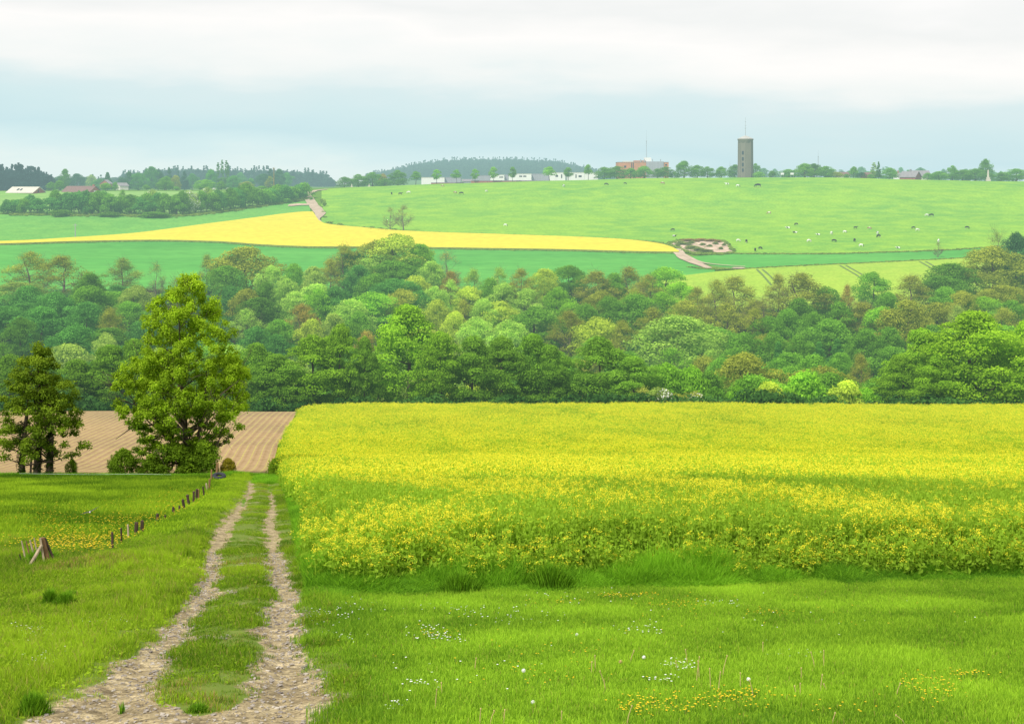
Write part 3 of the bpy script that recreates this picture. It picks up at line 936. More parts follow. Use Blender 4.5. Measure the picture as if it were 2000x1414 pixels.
def head(rad, n, mat, zc, stem=True):
    b = MB()
    a = np.arange(n) / n * 2 * np.pi
    V = [(0, 0, zc)] + [(rad * math.cos(q), rad * math.sin(q), zc + rad * .25) for q in a]
    b.add(V, [(0, i + 1, (i + 1) % n + 1) for i in range(n)], mat)
    if stem:
        b.tube([(0, 0, 0), (.004, .003, zc)], [.002, .002], 3, 1, cap=False)
    return b


M['stem'] = solid('green_stem', (.10, .2, .03), .8, .2, 9, False)
# daisies: loose colonies in the lawn
def colony(cs, r):
    out = []
    for (u, v, n, su, sv) in cs:
        for _ in range(int(n * 1.8)):
            uu = r.normal(u, su); vv = r.normal(v, sv)
            if vv > 1410 or vv < 900: continue
            Yq = 8700 / (vv - 850 + 1e-6)
            out.append(((uu - 1000) / F * Yq, Yq))
    return np.array(out)


DC = [(830, 1240, 22, 25, 8), (860, 1250, 14, 18, 5), (650, 1210, 22, 25, 8), (660, 1250, 16, 22, 6), (900, 1195, 16, 40, 8), (1000, 1210, 20, 60, 10), (1100, 1170, 16, 90, 8), (1330, 1306, 26, 18, 6), (1290, 1335, 12, 20, 4),
      (1520, 1285, 8, 12, 3), (1250, 1235, 16, 25, 6), (1400, 1185, 14, 40, 5), (820, 1345, 10, 18, 4), (780, 1390, 8, 15, 6), (1580, 1285, 6, 12, 3), (60, 1240, 22, 20, 10), (80, 1295, 26, 24, 8), (210, 1222, 20, 30, 6), (145, 1245, 8, 12, 4), (700, 1190, 10, 30, 8), (900, 1300, 10, 150, 30), (1500, 1220, 16, 250, 30)]
D = colony(DC, r5)
sc = np.repeat(r5.uniform(.8, 1.3, len(D))[:, None], 3, 1)
scatter('daisies', mkpts(D[:, 0], D[:, 1]), np.zeros(len(D), int), r5.uniform(0, 6, len(D)), sc, np.zeros(len(D)), [head(.011, 7, 0, .06)], [M['daisy'], M['stem']], label='small white daisies scattered in the mown lawn', cat='daisies')
BC = [(1280, 1390, 46, 40, 12), (1440, 1368, 42, 45, 8), (1400, 1385, 26, 50, 12), (1240, 1392, 24, 20, 10), (1200, 1171, 22, 18, 2), (1330, 1187, 26, 35, 4), (1260, 1170, 20, 20, 2), (1800, 1340, 30, 40, 10), (1880, 1325, 18, 30, 5), (1830, 1365, 26, 30, 10), (860, 1245, 10, 20, 5), (1090, 1180, 14, 30, 3), (1500, 1202, 14, 20, 2),
      (1050, 1330, 14, 60, 15), (1100, 1290, 12, 60, 20), (1600, 1390, 16, 90, 12), (1480, 1200, 20, 150, 20), (1000, 1250, 20, 250, 60),
      (300, 1010, 190, 70, 14), (240, 1025, 130, 50, 12), (160, 1040, 120, 70, 18), (90, 1020, 130, 40, 18), (120, 1065, 200, 60, 10), (160, 1080, 120, 70, 6), (330, 990, 160, 40, 9), (200, 1060, 160, 60, 9), (350, 968, 60, 30, 5), (110, 1320, 8, 20, 8)]
D = colony(BC, r5)
D = D[(D[:, 1] < 33) | (D[:, 0] < tab(FL, D[:, 1]) + .3)]
D = D[dirtmask(D[:, 0], D[:, 1]) < .3]
kind = (D[:, 1] > 33).astype(int)
sc = np.repeat(r5.uniform(.8, 1.3, len(D))[:, None], 3, 1)
scatter('buttercups', mkpts(D[:, 0], D[:, 1]), kind, r5.uniform(0, 6, len(D)), sc, np.zeros(len(D)), [head(.011, 5, 0, .075), head(.019, 5, 0, .16)], [M['buttercup'], M['stem']], label='yellow buttercups scattered over the paddock and lawn', cat='buttercups')
# loose stones in the ruts
X, Y = jitter_grid(-9, -1.8, 12, 38, .085, r5)
dm = dirtmask(X, Y); ok = (dm > .35) & (r5.random(len(X)) < .75 * (.3 + 1.2 * fbm(X * 1.5, Y, 91)))
X, Y = X[ok], Y[ok]
gs = []
for k in range(3):
    b = MB(); q = unit(9, r5)
    bb = MB(); bb.blob((0, 0, 0), (.5, .38, .26), 6, 4)
    V = np.concatenate(bb.V); V *= 1 + .25 * r5.normal(size=(len(V), 1)).clip(-1, 1)
    b.add(V, bb.faces[0][0], 0); gs.append(b)
s = .018 + .05 * r5.random(len(X)) ** 3.0
scatter('gravel', mkpts(X, Y, .045), r5.integers(0, 3, len(X)), r5.uniform(0, 6, len(X)), np.repeat(s[:, None], 3, 1) * np.array([1.3, 1, .9]), np.zeros(len(X)), gs, [M['gravel']], label='loose stones lying in the wheel ruts', cat='gravel')

# ------------------------------------------------------------------ trees
def branch_mesh(r, H, trunkr, tips, base_h=.3, n=6, lean=0.0, twigs=0, sub=True):
    """tapered trunk with limbs that curve towards the given crown points"""
    b = MB()
    k = 7
    zs = np.linspace(-.5, H * .86, k)
    wob = np.cumsum(r.normal(0, .018 * H, (k, 2)), 0) * np.linspace(0, 1, k)[:, None]
    P = np.stack([wob[:, 0] + lean * zs, wob[:, 1], zs], -1)
    R = trunkr * (1 - np.linspace(0, 1, k) * .88); R[0] *= 1.35
    b.tube(P, R, 7)
    for tp in tips:
        tz = tp[2] - np.hypot(tp[0], tp[1]) * r.uniform(.5, .95)
        z0 = np.clip(tz, H * base_h * .6, H * .8)
        i = np.interp(z0, zs, np.arange(k)); p0 = np.array([np.interp(z0, zs, P[:, 0]), np.interp(z0, zs, P[:, 1]), z0])
        r0 = np.interp(z0, zs, R) * r.uniform(.35, .55)
        mid = p0 * .45 + tp * .55 + np.array([0, 0, -.06 * H * r.random()]) + r.normal(0, .02 * H, 3)
        b.tube([p0, mid, tp], [r0, r0 * .55, r0 * .18], 4, cap=False)
        for _ in range(twigs):
            q = mid * .4 + tp * .6 + r.normal(0, .02 * H, 3)
            e = tp + r.normal(0, .07 * H, 3) + np.array([0, 0, .05 * H])
            m_ = (q + e) / 2 + r.normal(0, .012 * H, 3)
            b.tube([q, m_, e], [r0 * .3, r0 * .2, .012], 3, cap=False)
            for _ in range(3):
                f = m_ * .5 + e * .5 + r.normal(0, .02 * H, 3)
                b.tube([m_, f + r.normal(0, .035 * H, 3)], [r0 * .14, .008], 3, cap=False)
    return b


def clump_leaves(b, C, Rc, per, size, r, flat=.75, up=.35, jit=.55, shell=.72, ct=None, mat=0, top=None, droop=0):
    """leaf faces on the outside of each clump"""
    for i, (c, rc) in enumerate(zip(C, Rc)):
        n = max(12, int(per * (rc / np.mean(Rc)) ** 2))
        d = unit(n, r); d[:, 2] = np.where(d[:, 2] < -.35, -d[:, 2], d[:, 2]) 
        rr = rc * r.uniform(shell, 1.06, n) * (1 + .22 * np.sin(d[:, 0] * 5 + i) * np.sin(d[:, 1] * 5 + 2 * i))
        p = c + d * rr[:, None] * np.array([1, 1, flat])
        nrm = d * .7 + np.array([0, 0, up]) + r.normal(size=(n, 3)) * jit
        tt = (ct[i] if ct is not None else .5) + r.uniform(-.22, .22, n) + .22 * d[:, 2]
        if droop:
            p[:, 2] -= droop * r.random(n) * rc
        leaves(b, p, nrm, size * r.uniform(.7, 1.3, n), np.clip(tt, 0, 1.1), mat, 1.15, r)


def crown_profile(kind, t):
    if kind == 'round':
        return np.sin(np.pi * np.clip(t * .86 + .12, 0, 1)) ** .55
    if kind == 'dome':
        return np.clip(1 - t ** 2.6, 0, 1) ** .5 * (.72 + .28 * np.minimum(t * 4, 1))
    if kind == 'cone':
        return np.clip(1 - t, 0, 1) ** .85 * .95 + .05
    if kind == 'poplar':
        return np.sin(np.pi * np.clip(t * .8 + .14, 0, 1)) ** .5
    if kind == 'egg':
        return np.sin(np.pi * np.clip(t ** .8 * .9 + .1, 0, 1)) ** .7
    return np.ones_like(t)


def make_tree(seed, kind, W, H, base, nc, per, size, crc=(.15, .23), sparse=False, trunkr=None, dense_in=.5, twigs=0, mats=None, flat=.75, blossom=0, limbs=10, hrange=(.14,)):
    """returns trunk mesh, crown mesh"""
    r = np.random.default_rng(seed)
    t = r.random(nc) ** .9; a = r.uniform(0, 2 * np.pi, nc)
    t[:3] = [1.0, .96, .9]
    lob = 1 + .24 * np.sin(a * 2 + r.uniform(0, 6)) * (.4 + t) + .16 * np.sin(a * 3 + r.uniform(0, 6) + t * 4)
    rad = W / 2 * crown_profile(kind, t) * (dense_in + (1 - dense_in) * r.random(nc) ** .4) * lob
    rc = W * r.uniform(crc[0] * .72, crc[1] * 1.05, nc) * (1.0 if kind not in ('cone', 'poplar') else (1.15 - .7 * t))
    rad = np.maximum(rad - rc * .55, 0)
    z0 = H * base
    z = z0 + rc * .5 + t * (H - z0 - rc * 1.1)
    C = np.stack([np.cos(a) * rad, np.sin(a) * rad, z], -1)
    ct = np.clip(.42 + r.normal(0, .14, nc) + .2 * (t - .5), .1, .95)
    b = MB()
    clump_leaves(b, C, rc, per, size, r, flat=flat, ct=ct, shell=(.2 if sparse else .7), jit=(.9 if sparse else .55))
    if blossom:
        q = r.choice(nc, int(nc * blossom), False)
        clump_leaves(b, C[q], rc[q] * 1.04, per * .5, size * .9, r, flat=flat, mat=1)
    o = r.permutation(nc)[:limbs]
    tb = branch_mesh(r, H, trunkr or W * .035, C[o], base_h=max(base, .12), twigs=twigs)
    return tb, b


SPEC = {}
VARM = {}


def variant(name, tb, cb, mats=None, W=1, H=1, bark='bark'):
    VARM[name] = (tb.mesh(name + '_trunk', [M[bark]], True), cb.mesh(name + '_crown', mats or [M['leaf'], M['blossom']]), W, H)


def add_variants(pref, n, seed, **kw):
    mats = kw.pop('mats', None); bark = kw.pop('bark', 'bark')
    for i in range(n):
        tb, cb = make_tree(seed + i, **kw)
        variant(f'{pref}{i}', tb, cb, mats, kw['W'], kw['H'], bark)


add_variants('round', 6, 100, kind='round', W=12, H=13.5, base=.04, nc=92, per=130, size=.34, crc=(.11, .19))
add_variants('dome', 3, 120, kind='dome', W=12, H=12, base=.02, nc=90, per=125, size=.33, crc=(.11, .19))
add_variants('front', 5, 140, kind='egg', W=14, H=17, base=.03, nc=105, per=230, size=.33, crc=(.10, .17), flat=.5)
add_variants('sparse', 5, 160, kind='egg', W=9.5, H=14, base=.08, nc=70, per=90, size=.23, crc=(.13, .2), sparse=True, twigs=7, bark='twig', limbs=30, trunkr=.28)
add_variants('bare', 2, 180, kind='egg', W=9, H=12.5, base=.14, nc=40, per=26, size=.18, crc=(.13, .2), sparse=True, twigs=9, bark='twig', limbs=32, trunkr=.25)
add_variants('pointed', 2, 200, kind='cone', W=8, H=13, base=.04, nc=60, per=150, size=.34, crc=(.16, .24))
add_variants('conifer', 2, 210, kind='cone', W=6.5, H=16, base=.04, nc=80, per=90, size=.42, crc=(.13, .2), mats=[M['leafdark']])
add_variants('poplar', 2, 220, kind='poplar', W=5, H=20, base=.03, nc=60, per=110, size=.42, crc=(.2, .3))
add_variants('lollipop', 3, 230, kind='round', W=6, H=9, base=.26, nc=34, per=110, size=.32, crc=(.17, .25), trunkr=.2)
add_variants('shrub', 5, 240, kind='dome', W=6, H=4.6, base=.0, nc=34, per=120, size=.30, crc=(.15, .24), trunkr=.12)
add_variants('blossomshrub', 2, 250, kind='dome', W=6, H=5, base=.0, nc=34, per=110, size=.28, crc=(.15, .24), trunkr=.12, blossom=.55)

TONE = {   # crown base colours (real foliage albedos)
    'dark green': (.048, .13, .026), 'mid green': (.070, .185, .032), 'bright green': (.110, .255, .028), 'fresh green': (.095, .235, .030),
    'pale green': (.150, .285, .085), 'yellow green': (.185, .285, .060), 'olive': (.135, .190, .045), 'brownish': (.135, .182, .050), 'reddish brown': (.160, .165, .060),
    'blue green': (.046, .155, .048), 'dark blue green': (.028, .090, .058), 'grey green': (.13, .22, .075), 'deep green': (.058, .155, .026)}

LM = [(45, 'the leftmost pale-roofed farmhouse'), (155, 'the brown-roofed barn'), (230, 'the gap right of the barn'), (325, 'the pointed distant tree'), (437, 'the tall poplars'), (535, 'the utility pole'), (612, 'the winding pale track'),
      (700, 'the left end of the ridge'), (775, 'the two bare pasture trees'), (853, 'the leftmost white block'), (928, 'the long grey shed'), (1010, 'the middle white block'), (1110, 'the rightmost white blocks'), (1200, 'the left side of the brick block'), (1285, 'the brick office block'),
      (1370, 'the brown bank'), (1456, 'the water tower'), (1530, 'the two white boards'), (1598, 'the thin mast'), (1710, 'the dark cone tree'), (1780, 'the grey-roofed houses'), (1850, 'the right hedge end'), (1930, 'the pale monument')]
LABELS = {}
TREES = []      # deferred labelling


def put_tree(u, Y, htop=None, width=None, var='round', tone='mid green', row='', species=None, H=None, group=None, cat='tree', name=None, desc=None, X=None, label=None, col=None, rz=None, dz=0.0):
    vi = random.randrange(len([k for k in VARM if k.rstrip('0123456789') == var]))
    tm, cm, W0, H0 = VARM[f'{var}{vi}']
    X = (u - 1000) / F * Y if X is None else X
    z = float(Z(X, Y)) + dz
    if htop is not None:
        H = vz(htop, Y) - z
    Wm = width * Y / F if width else H * W0 / H0
    H = max(H, 1.2)
    nm = name or {'conifer': 'conifer_tree', 'poplar': 'poplar_tree', 'sparse': 'sparse_tree', 'bare': 'bare_tree', 'shrub': 'hedge_shrub', 'blossomshrub': 'hawthorn_shrub', 'lollipop': 'small_tree'}.get(var, 'broadleaf_tree')
    t = thing(nm, '', cat, (X, Y, z), group, random.uniform(0, 6.28) if rz is None else rz)
    q_ = random.uniform(.88, 1.12); t.scale = (Wm / W0 * q_, Wm / W0 / q_, H / H0)
    a = obj('trunk', tm, t); b = obj('crown', cm, t)
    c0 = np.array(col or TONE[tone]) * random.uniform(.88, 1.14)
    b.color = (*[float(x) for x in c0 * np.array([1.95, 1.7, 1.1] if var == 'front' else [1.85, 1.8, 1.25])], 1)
    shape = {'round': 'rounded', 'dome': 'domed', 'front': 'full-crowned', 'sparse': 'thin-leaved', 'bare': 'nearly bare', 'pointed': 'pointed', 'conifer': 'conical', 'poplar': 'tall narrow', 'lollipop': 'small round-headed', 'shrub': 'bushy', 'blossomshrub': 'white-flowering'}[var]
    if label:
        t['label'] = label
    else:
        TREES.append(dict(o=t, u=u, tone=tone, shape=shape, row=row, what=(cat if cat != 'tree' else 'tree'), wm=Wm, hm=H, top=HV - F * (z + H) / Y))
    return t


def yfit(u, top, H, lo=246., hi=436.):
    """distance on the wooded slope at which a tree H tall reaches row `top`"""
    Ys = np.arange(lo, hi, 2.0)
    tp = HV - F * (Z((u - 1000) / F * Ys, Ys) + H) / Ys
    i = int(np.argmin(np.abs(tp - top) + .0 * Ys))
    return float(Ys[i])


# hand placed: column, top row, crown width (photo pixels), variant, tone
KEY = [
 # upper edge of the wood, left to right
 (60, 490, 70, 'sparse', 'olive'), (120, 498, 90, 'sparse', 'olive'), (175, 535, 60, 'round', 'deep green'), (240, 503, 62, 'sparse', 'grey green'), (305, 512, 50, 'bare', 'brownish'), (345, 540, 60, 'bare', 'brownish'), (404, 497, 34, 'sparse', 'grey green'),
 (480, 484, 105, 'round', 'olive'), (440, 520, 60, 'round', 'mid green'), (530, 520, 45, 'round', 'pale green'), (573, 516, 42, 'round', 'mid green'), (612, 522, 50, 'round', 'grey green'), (645, 505, 50, 'sparse', 'olive'), (672, 478, 66, 'sparse', 'olive'), (690, 492, 50, 'round', 'blue green'),
 (775, 458, 112, 'round', 'yellow green'), (735, 470, 70, 'round', 'olive'), (820, 478, 50, 'round', 'fresh green'), (745, 498, 90, 'round', 'pale green'), (765, 510, 70, 'round', 'deep green'), (800, 505, 60, 'round', 'mid green'), (700, 520, 60, 'round', 'blue green'), (735, 535, 60, 'round', 'mid green'), (770, 545, 80, 'round', 'blue green'),
 (872, 490, 62, 'bare', 'reddish brown'), (880, 528, 50, 'sparse', 'reddish brown'), (842, 512, 60, 'round', 'pale green'), (925, 524, 46, 'sparse', 'pale green'), (975, 522, 46, 'sparse', 'pale green'), (1018, 524, 50, 'sparse', 'brownish'), (1062, 526, 52, 'round', 'yellow green'), (958, 545, 50, 'round', 'mid green'),
 (1113, 519, 54, 'round', 'deep green'), (1165, 528, 84, 'sparse', 'brownish'), (1200, 535, 46, 'round', 'mid green'), (1228, 520, 70, 'sparse', 'olive'), (1265, 535, 60, 'sparse', 'brownish'), (1298, 522, 62, 'round', 'fresh green'), (1330, 552, 60, 'round', 'bright green'), (1362, 560, 50, 'sparse', 'brownish'),
 (1400, 545, 55, 'sparse', 'olive'), (1435, 540, 85, 'sparse', 'olive'), (1520, 535, 46, 'sparse', 'brownish'), (1565, 532, 105, 'sparse', 'olive'), (1612, 560, 55, 'round', 'deep green'), (1655, 555, 36, 'sparse', 'reddish brown'), (1705, 532, 66, 'round', 'mid green'), (1490, 580, 50, 'bare', 'brownish'),
 (1780, 538, 80, 'sparse', 'olive'), (1735, 572, 55, 'round', 'mid green'), (1860, 515, 82, 'round', 'deep green'), (1840, 540, 80, 'round', 'dark green'), (1940, 482, 90, 'round', 'olive'), (1946, 448, 60, 'bare', 'grey green'), (1985, 455, 50, 'round', 'dark blue green'), (1985, 500, 80, 'round', 'deep green'), (1880, 570, 60, 'round', 'olive'),
 # middle of the slope
 (55, 560, 70, 'round', 'blue green'), (110, 570, 70, 'round', 'blue green'), (80, 600, 80, 'round', 'blue green'), (170, 590, 70, 'round', 'blue green'), (215, 600, 60, 'sparse', 'olive'), (150, 635, 80, 'dome', 'blue green'), (205, 650, 50, 'round', 'grey green'), (250, 590, 60, 'round', 'mid green'), (40, 620, 50, 'round', 'dark green'),
 (505, 582, 72, 'round', 'dark green'), (480, 565, 55, 'round', 'olive'), (520, 552, 50, 'dome', 'deep green'), (560, 545, 60, 'dome', 'pale green'), (590, 592, 60, 'sparse', 'reddish brown'), (575, 570, 60, 'dome', 'pale green'), (620, 565, 60, 'dome', 'fresh green'), (655, 560, 60, 'dome', 'blue green'), (685, 585, 70, 'round', 'pale green'),
 (545, 625, 55, 'round', 'mid green'), (610, 625, 55, 'round', 'yellow green'), (650, 615, 60, 'round', 'grey green'), (500, 640, 60, 'round', 'blue green'), (540, 655, 60, 'round', 'blue green'), (700, 610, 60, 'round', 'mid green'), (715, 645, 50, 'sparse', 'reddish brown'),
 (810, 540, 72, 'round', 'yellow green'), (785, 565, 60, 'round', 'olive'), (822, 568, 40, 'dome', 'blue green'), (850, 560, 50, 'dome', 'pale green'), (852, 586, 50, 'round', 'yellow green'), (880, 545, 46, 'sparse', 'pale green'), (915, 560, 60, 'round', 'yellow green'), (945, 585, 60, 'round', 'pale green'), (985, 555, 60, 'round', 'pale green'), (1030, 565, 60, 'round', 'pale green'),
 (890, 610, 50, 'round', 'yellow green'), (930, 620, 60, 'round', 'pale green'), (975, 590, 80, 'round', 'yellow green'), (995, 625, 60, 'round', 'pale green'), (1000, 550, 44, 'sparse', 'brownish'), (905, 585, 40, 'sparse', 'olive'),
 (1045, 600, 90, 'round', 'mid green'), (1090, 562, 62, 'dome', 'fresh green'), (1110, 605, 70, 'sparse', 'brownish'), (1145, 595, 60, 'dome', 'mid green'), (1190, 580, 60, 'dome', 'mid green'), (1240, 575, 80, 'dome', 'mid green'), (1290, 572, 70, 'dome', 'fresh green'), (1165, 620, 90, 'round', 'yellow green'), (1215, 625, 60, 'sparse', 'olive'), (1275, 600, 70, 'sparse', 'olive'), (1340, 585, 90, 'sparse', 'olive'),
 (1325, 618, 130, 'round', 'pale green'), (1375, 655, 60, 'round', 'pale green'), (1420, 590, 80, 'sparse', 'olive'), (1475, 600, 60, 'sparse', 'olive'), (1500, 618, 60, 'round', 'deep green'), (1540, 605, 60, 'round', 'mid green'), (1590, 610, 60, 'dome', 'mid green'), (1640, 590, 70, 'dome', 'mid green'), (1685, 590, 80, 'sparse', 'brownish'), (1725, 600, 60, 'round', 'fresh green'),
 (1770, 588, 100, 'dome', 'olive'), (1830, 592, 80, 'dome', 'olive'), (1870, 595, 50, 'sparse', 'grey green'), (1920, 580, 60, 'round', 'bright green'), (1960, 600, 60, 'sparse', 'olive'),
 (1455, 650, 60, 'round', 'mid green'), (1510, 650, 60, 'dome', 'mid green'), (1560, 655, 60, 'dome', 'mid green'), (1620, 625, 85, 'round', 'mid green'), (1690, 645, 60, 'round', 'mid green'), (1520, 668, 40, 'pointed', 'blue green'), (1600, 668, 40, 'pointed', 'blue green'), (1635, 662, 44, 'pointed', 'blue green'), (1740, 640, 60, 'round', 'deep green'),
 (1455, 692, 110, 'round', 'olive'), (1540, 690, 70, 'round', 'mid green'), (1590, 695, 70, 'round', 'mid green'), (1640, 690, 55, 'round', 'mid green'), (1680, 690, 50, 'sparse', 'brownish'), (1410, 700, 60, 'round', 'mid green'), (1395, 745, 50, 'dome', 'fresh green'),
]
FRONT = [   # the row that stands just beyond the crop: column, top, width, tone
 (150, 700, 110, 'deep green'), (215, 672, 120, 'deep green'), (262, 660, 90, 'mid green'), (330, 690, 120, 'deep green'), (420, 690, 110, 'deep green'), (500, 668, 100, 'mid green'), (540, 690, 110, 'mid green'), (610, 652, 130, 'fresh green'), (665, 630, 90, 'fresh green'), (712, 655, 60, 'mid green'),
 (796, 592, 150, 'fresh green'), (860, 645, 110, 'fresh green'), (925, 655, 120, 'mid green'), (980, 655, 110, 'mid green'), (1040, 650, 110, 'mid green'), (1075, 672, 90, 'mid green'), (1170, 655, 125, 'mid green'), (1235, 695, 110, 'mid green'),
 (1905, 605, 190, 'bright green'), (1800, 640, 130, 'fresh green'), (1960, 650, 130, 'bright green'), (1760, 690, 110, 'fresh green'), (1840, 690, 120, 'fresh green'), (2010, 620, 120, 'bright green'), (70, 700, 100, 'dark green'), (20, 690, 100, 'dark green')]
LOW = [   # low growth between the rows at the edge of the crop
 (1285, 757, 48, 'blossomshrub', 'grey green'), (1320, 770, 50, 'shrub', 'olive'), (1360, 765, 40, 'blossomshrub', 'olive'), (1395, 758, 46, 'shrub', 'mid green'), (1440, 756, 40, 'shrub', 'fresh green'), (1503, 748, 58, 'shrub', 'yellow green'), (1575, 730, 78, 'shrub', 'fresh green'), (1655, 745, 55, 'shrub', 'yellow green'), (1690, 760, 50, 'shrub', 'fresh green'), (1345, 770, 60, 'shrub', 'olive'), (1625, 765, 40, 'shrub', 'fresh green'),
 (1300, 712, 75, 'shrub', 'fresh green'), (1350, 720, 70, 'shrub', 'fresh green'), (1465, 735, 60, 'shrub', 'mid green'), (1540, 760, 40, 'shrub', 'fresh green')]
occ = []
for (u, top, wpx, var, tone) in KEY:
    H = {'bare': 13.0, 'sparse': 12.5, 'shrub': 5}.get(var, 11.5)
    if wpx > 95: H = 15.0
    if u > 1900 and top < 500: H = 16
    lo = 262 if top > 640 else 290
    Y = yfit(u, top, H, lo, 437 if top > 520 else 446) + random.uniform(-4, 4)
    row = 'upper edge of the wood' if top < 552 else 'middle of the wooded slope' if top < 640 else 'lower part of the wood'
    put_tree(u, Y, htop=top, width=wpx * 1.32, var=var, tone=tone, row=row, group='trees of the valley wood')
    occ.append((u, Y, wpx))
for (u, top, wpx, tone) in FRONT:
    Y = random.uniform(238, 252)
    put_tree(u, Y, htop=top, width=wpx * 1.15, var='front', tone=tone, row='front row behind the fields', group='large trees along the far edge of the fields')
for (u, top, wpx, var, tone) in LOW:
    Y = 236 + random.uniform(-2, 5) if top > 740 else 246
    put_tree(u, Y, htop=top, width=wpx * 1.32, var=var, tone=tone, row='edge of the rapeseed', group='bushes along the far edge of the rapeseed', cat='bush', name='bush')
# fill between them
rf = random.Random(5)
cands = []
for _ in range(6000):
    Y = rf.uniform(262, 440); X = rf.uniform(-.36, .36) * Y
    cands.append((X, Y))
placed = [((u - 1000) / F * Y, Y) for u, Y, _ in occ]
nfill = 0
for X, Y in cands:
    if nfill >= 130: break
    if min((X - a) ** 2 + (Y - b) ** 2 * .8 for a, b in placed) < 8.2 ** 2: continue
    u = 1000 + F * X / Y
    zt = Z(X, Y)
    H = rf.uniform(8.5, 12) if Y < 405 else rf.uniform(5.5, 8)
    top = HV - F * (float(zt) + H) / Y
    # keep the open field above the wood edge clear
    lim = np.interp(u, [0, 150, 250, 330, 420, 480, 560, 640, 700, 780, 850, 900, 1000, 1120, 1300, 1400, 1500, 1570, 1660, 1740, 1800, 1860, 1950], [545, 545, 550, 560, 560, 520, 550, 545, 520, 490, 530, 555, 550, 555, 560, 570, 590, 565, 585, 575, 570, 545, 520])
    if top < lim: continue
    if u < 420: pal = ['blue green', 'blue green', 'deep green', 'mid green', 'grey green']
    elif u < 800: pal = ['blue green', 'mid green', 'pale green', 'fresh green', 'deep green', 'grey green']
    elif u < 1080: pal = ['pale green', 'yellow green', 'pale green', 'olive', 'mid green']
    elif u < 1500: pal = ['mid green', 'olive', 'fresh green', 'deep green', 'olive']
    else: pal = ['mid green', 'mid green', 'olive', 'deep green', 'fresh green']
    tone = rf.choice(pal); var = rf.choice(['round', 'round', 'dome', 'round', 'sparse'])
    row = 'upper edge of the wood' if top < 552 else 'middle of the wooded slope' if top < 640 else 'lower part of the wood'
    put_tree(u, Y, H=H, width=(rf.uniform(10, 15)) * F / Y, var=var, tone=tone, row=row, group='trees of the valley wood')
    placed.append((X, Y)); nfill += 1

# leafy undergrowth that fills the floor of the wood
ub = []
r6 = np.random.default_rng(66)
for k in range(3):
    b = MB(); C = r6.uniform(-1, 1, (9, 3)) * np.array([2.0, 2.0, .5]) + np.array([0, 0, 1.5]); clump_leaves(b, C, r6.uniform(.9, 1.5, 9), 60, .4, r6, ct=r6.uniform(.2, .6, 9)); ub.append(b)
M['under'] = foliage('undergrowth_leaves', (.055, .16, .035), .45, 1.5, .3, .2, inst=True)
X, Y = jitter_grid(-165, 165, 232, 440, 3.4, r6)
ok = (np.abs(X) < .38 * Y) & ~((X > .085 * Y) & (Y > 415)) & ~((X < -.24 * Y) & (Y > 420))
X, Y = X[ok], Y[ok]
s = r6.uniform(.7, 1.35, len(X))
scatter('undergrowth', mkpts(X, Y, -.4), r6.integers(0, 3, len(X)), r6.uniform(0, 6, len(X)), np.stack([s, s, s * r6.uniform(.7, 1.3, len(X))], -1), (fbm(X / 14, Y / 18, 33) - .5) * 1.2, ub, [M['under']], label='leafy undergrowth between the trees of the wood', cat='undergrowth')

# rough grass along the field edges and rank tufts in the pasture
M['rough'] = foliage('rough_grass', (.20, .34, .08), .6, 1.4, .25, .3, inst=True)
cv = []
def along(us, vs, n, spread=.8, hgt=1.0):
    us = np.asarray(us, float); uu = r6.uniform(us[0], us[-1], n); vv = pchip(us, np.asarray(vs, float), uu)
    Yq = Yat(uu, vv) + r6.normal(0, spread, n); cv.append(np.stack([(uu - 1000) / F * Yq, Yq, np.full(n, hgt), np.full(n, 0.0)], -1))
along([628, 700, 800, 1000, 1200, 1300, 1330], [438, 447, 454.5, 461.5, 469.5, 478.5, 486], 900, .9, 1.0)
along([1340, 1450, 1600, 1720, 1850, 1960], [495, 497.5, 498, 495, 490.5, 482.5], 700, .7, .8)
along([1345, 1400, 1450, 1520, 1650, 1800, 1910, 2000], [524, 528, 527, 523.5, 517.5, 510.5, 504.5, 498], 700, .7, .8)
along([20, 150, 250, 400, 500, 560, 600], [474, 467, 460, 441, 428, 420, 416.5], 700, .8, .9)
along([20, 150, 300, 420, 520, 620, 760, 900, 1100, 1250, 1322], [479.5, 476, 473.3, 476, 483, 486.5, 487, 489, 492, 496, 497], 1100, .6, .7)
along([628, 640, 700, 780], [400, 436, 446.5, 453], 60, 3, 1.3)
along([20, 200, 330, 420, 500, 600], [420, 421.5, 423, 416.5, 405, 389], 900, 3.0, 1.2)
uu = r6.uniform(630, 2000, 2600); Yq = r6.uniform(560, 846, 2600); gg = fbm(uu / 60, Yq / 22, 35)
okp = (gg > .5) & (gv(uu, Yq) < np.interp(uu, [628, 700, 1000, 1300, 1345, 2000], [436, 444, 458, 474, 488, 478]) - 2)
along([1306, 1318, 1330, 1400, 1415, 1432], [477, 474, 471, 471, 474, 492], 240, 1.4, 1.0)
along([1306, 1322, 1345, 1380, 1410, 1432], [479, 487, 494, 498.5, 498, 494], 240, 1.4, 1.0)
along([1310, 1340, 1380, 1425], [478, 482, 484, 486], 90, 8.0, .5)
CV = np.concatenate(cv)
rb_ = []
for k in range(3):
    b = MB(); C = r6.uniform(-1, 1, (6, 3)) * np.array([.55, .55, .05]) + np.array([0, 0, .15]); clump_leaves(b, C, r6.uniform(.25, .42, 6), 26, .26, r6, ct=r6.uniform(.2, .6, 6)); rb_.append(b)
sq = CV[:, 2] * r6.uniform(.6, 1.3, len(CV))
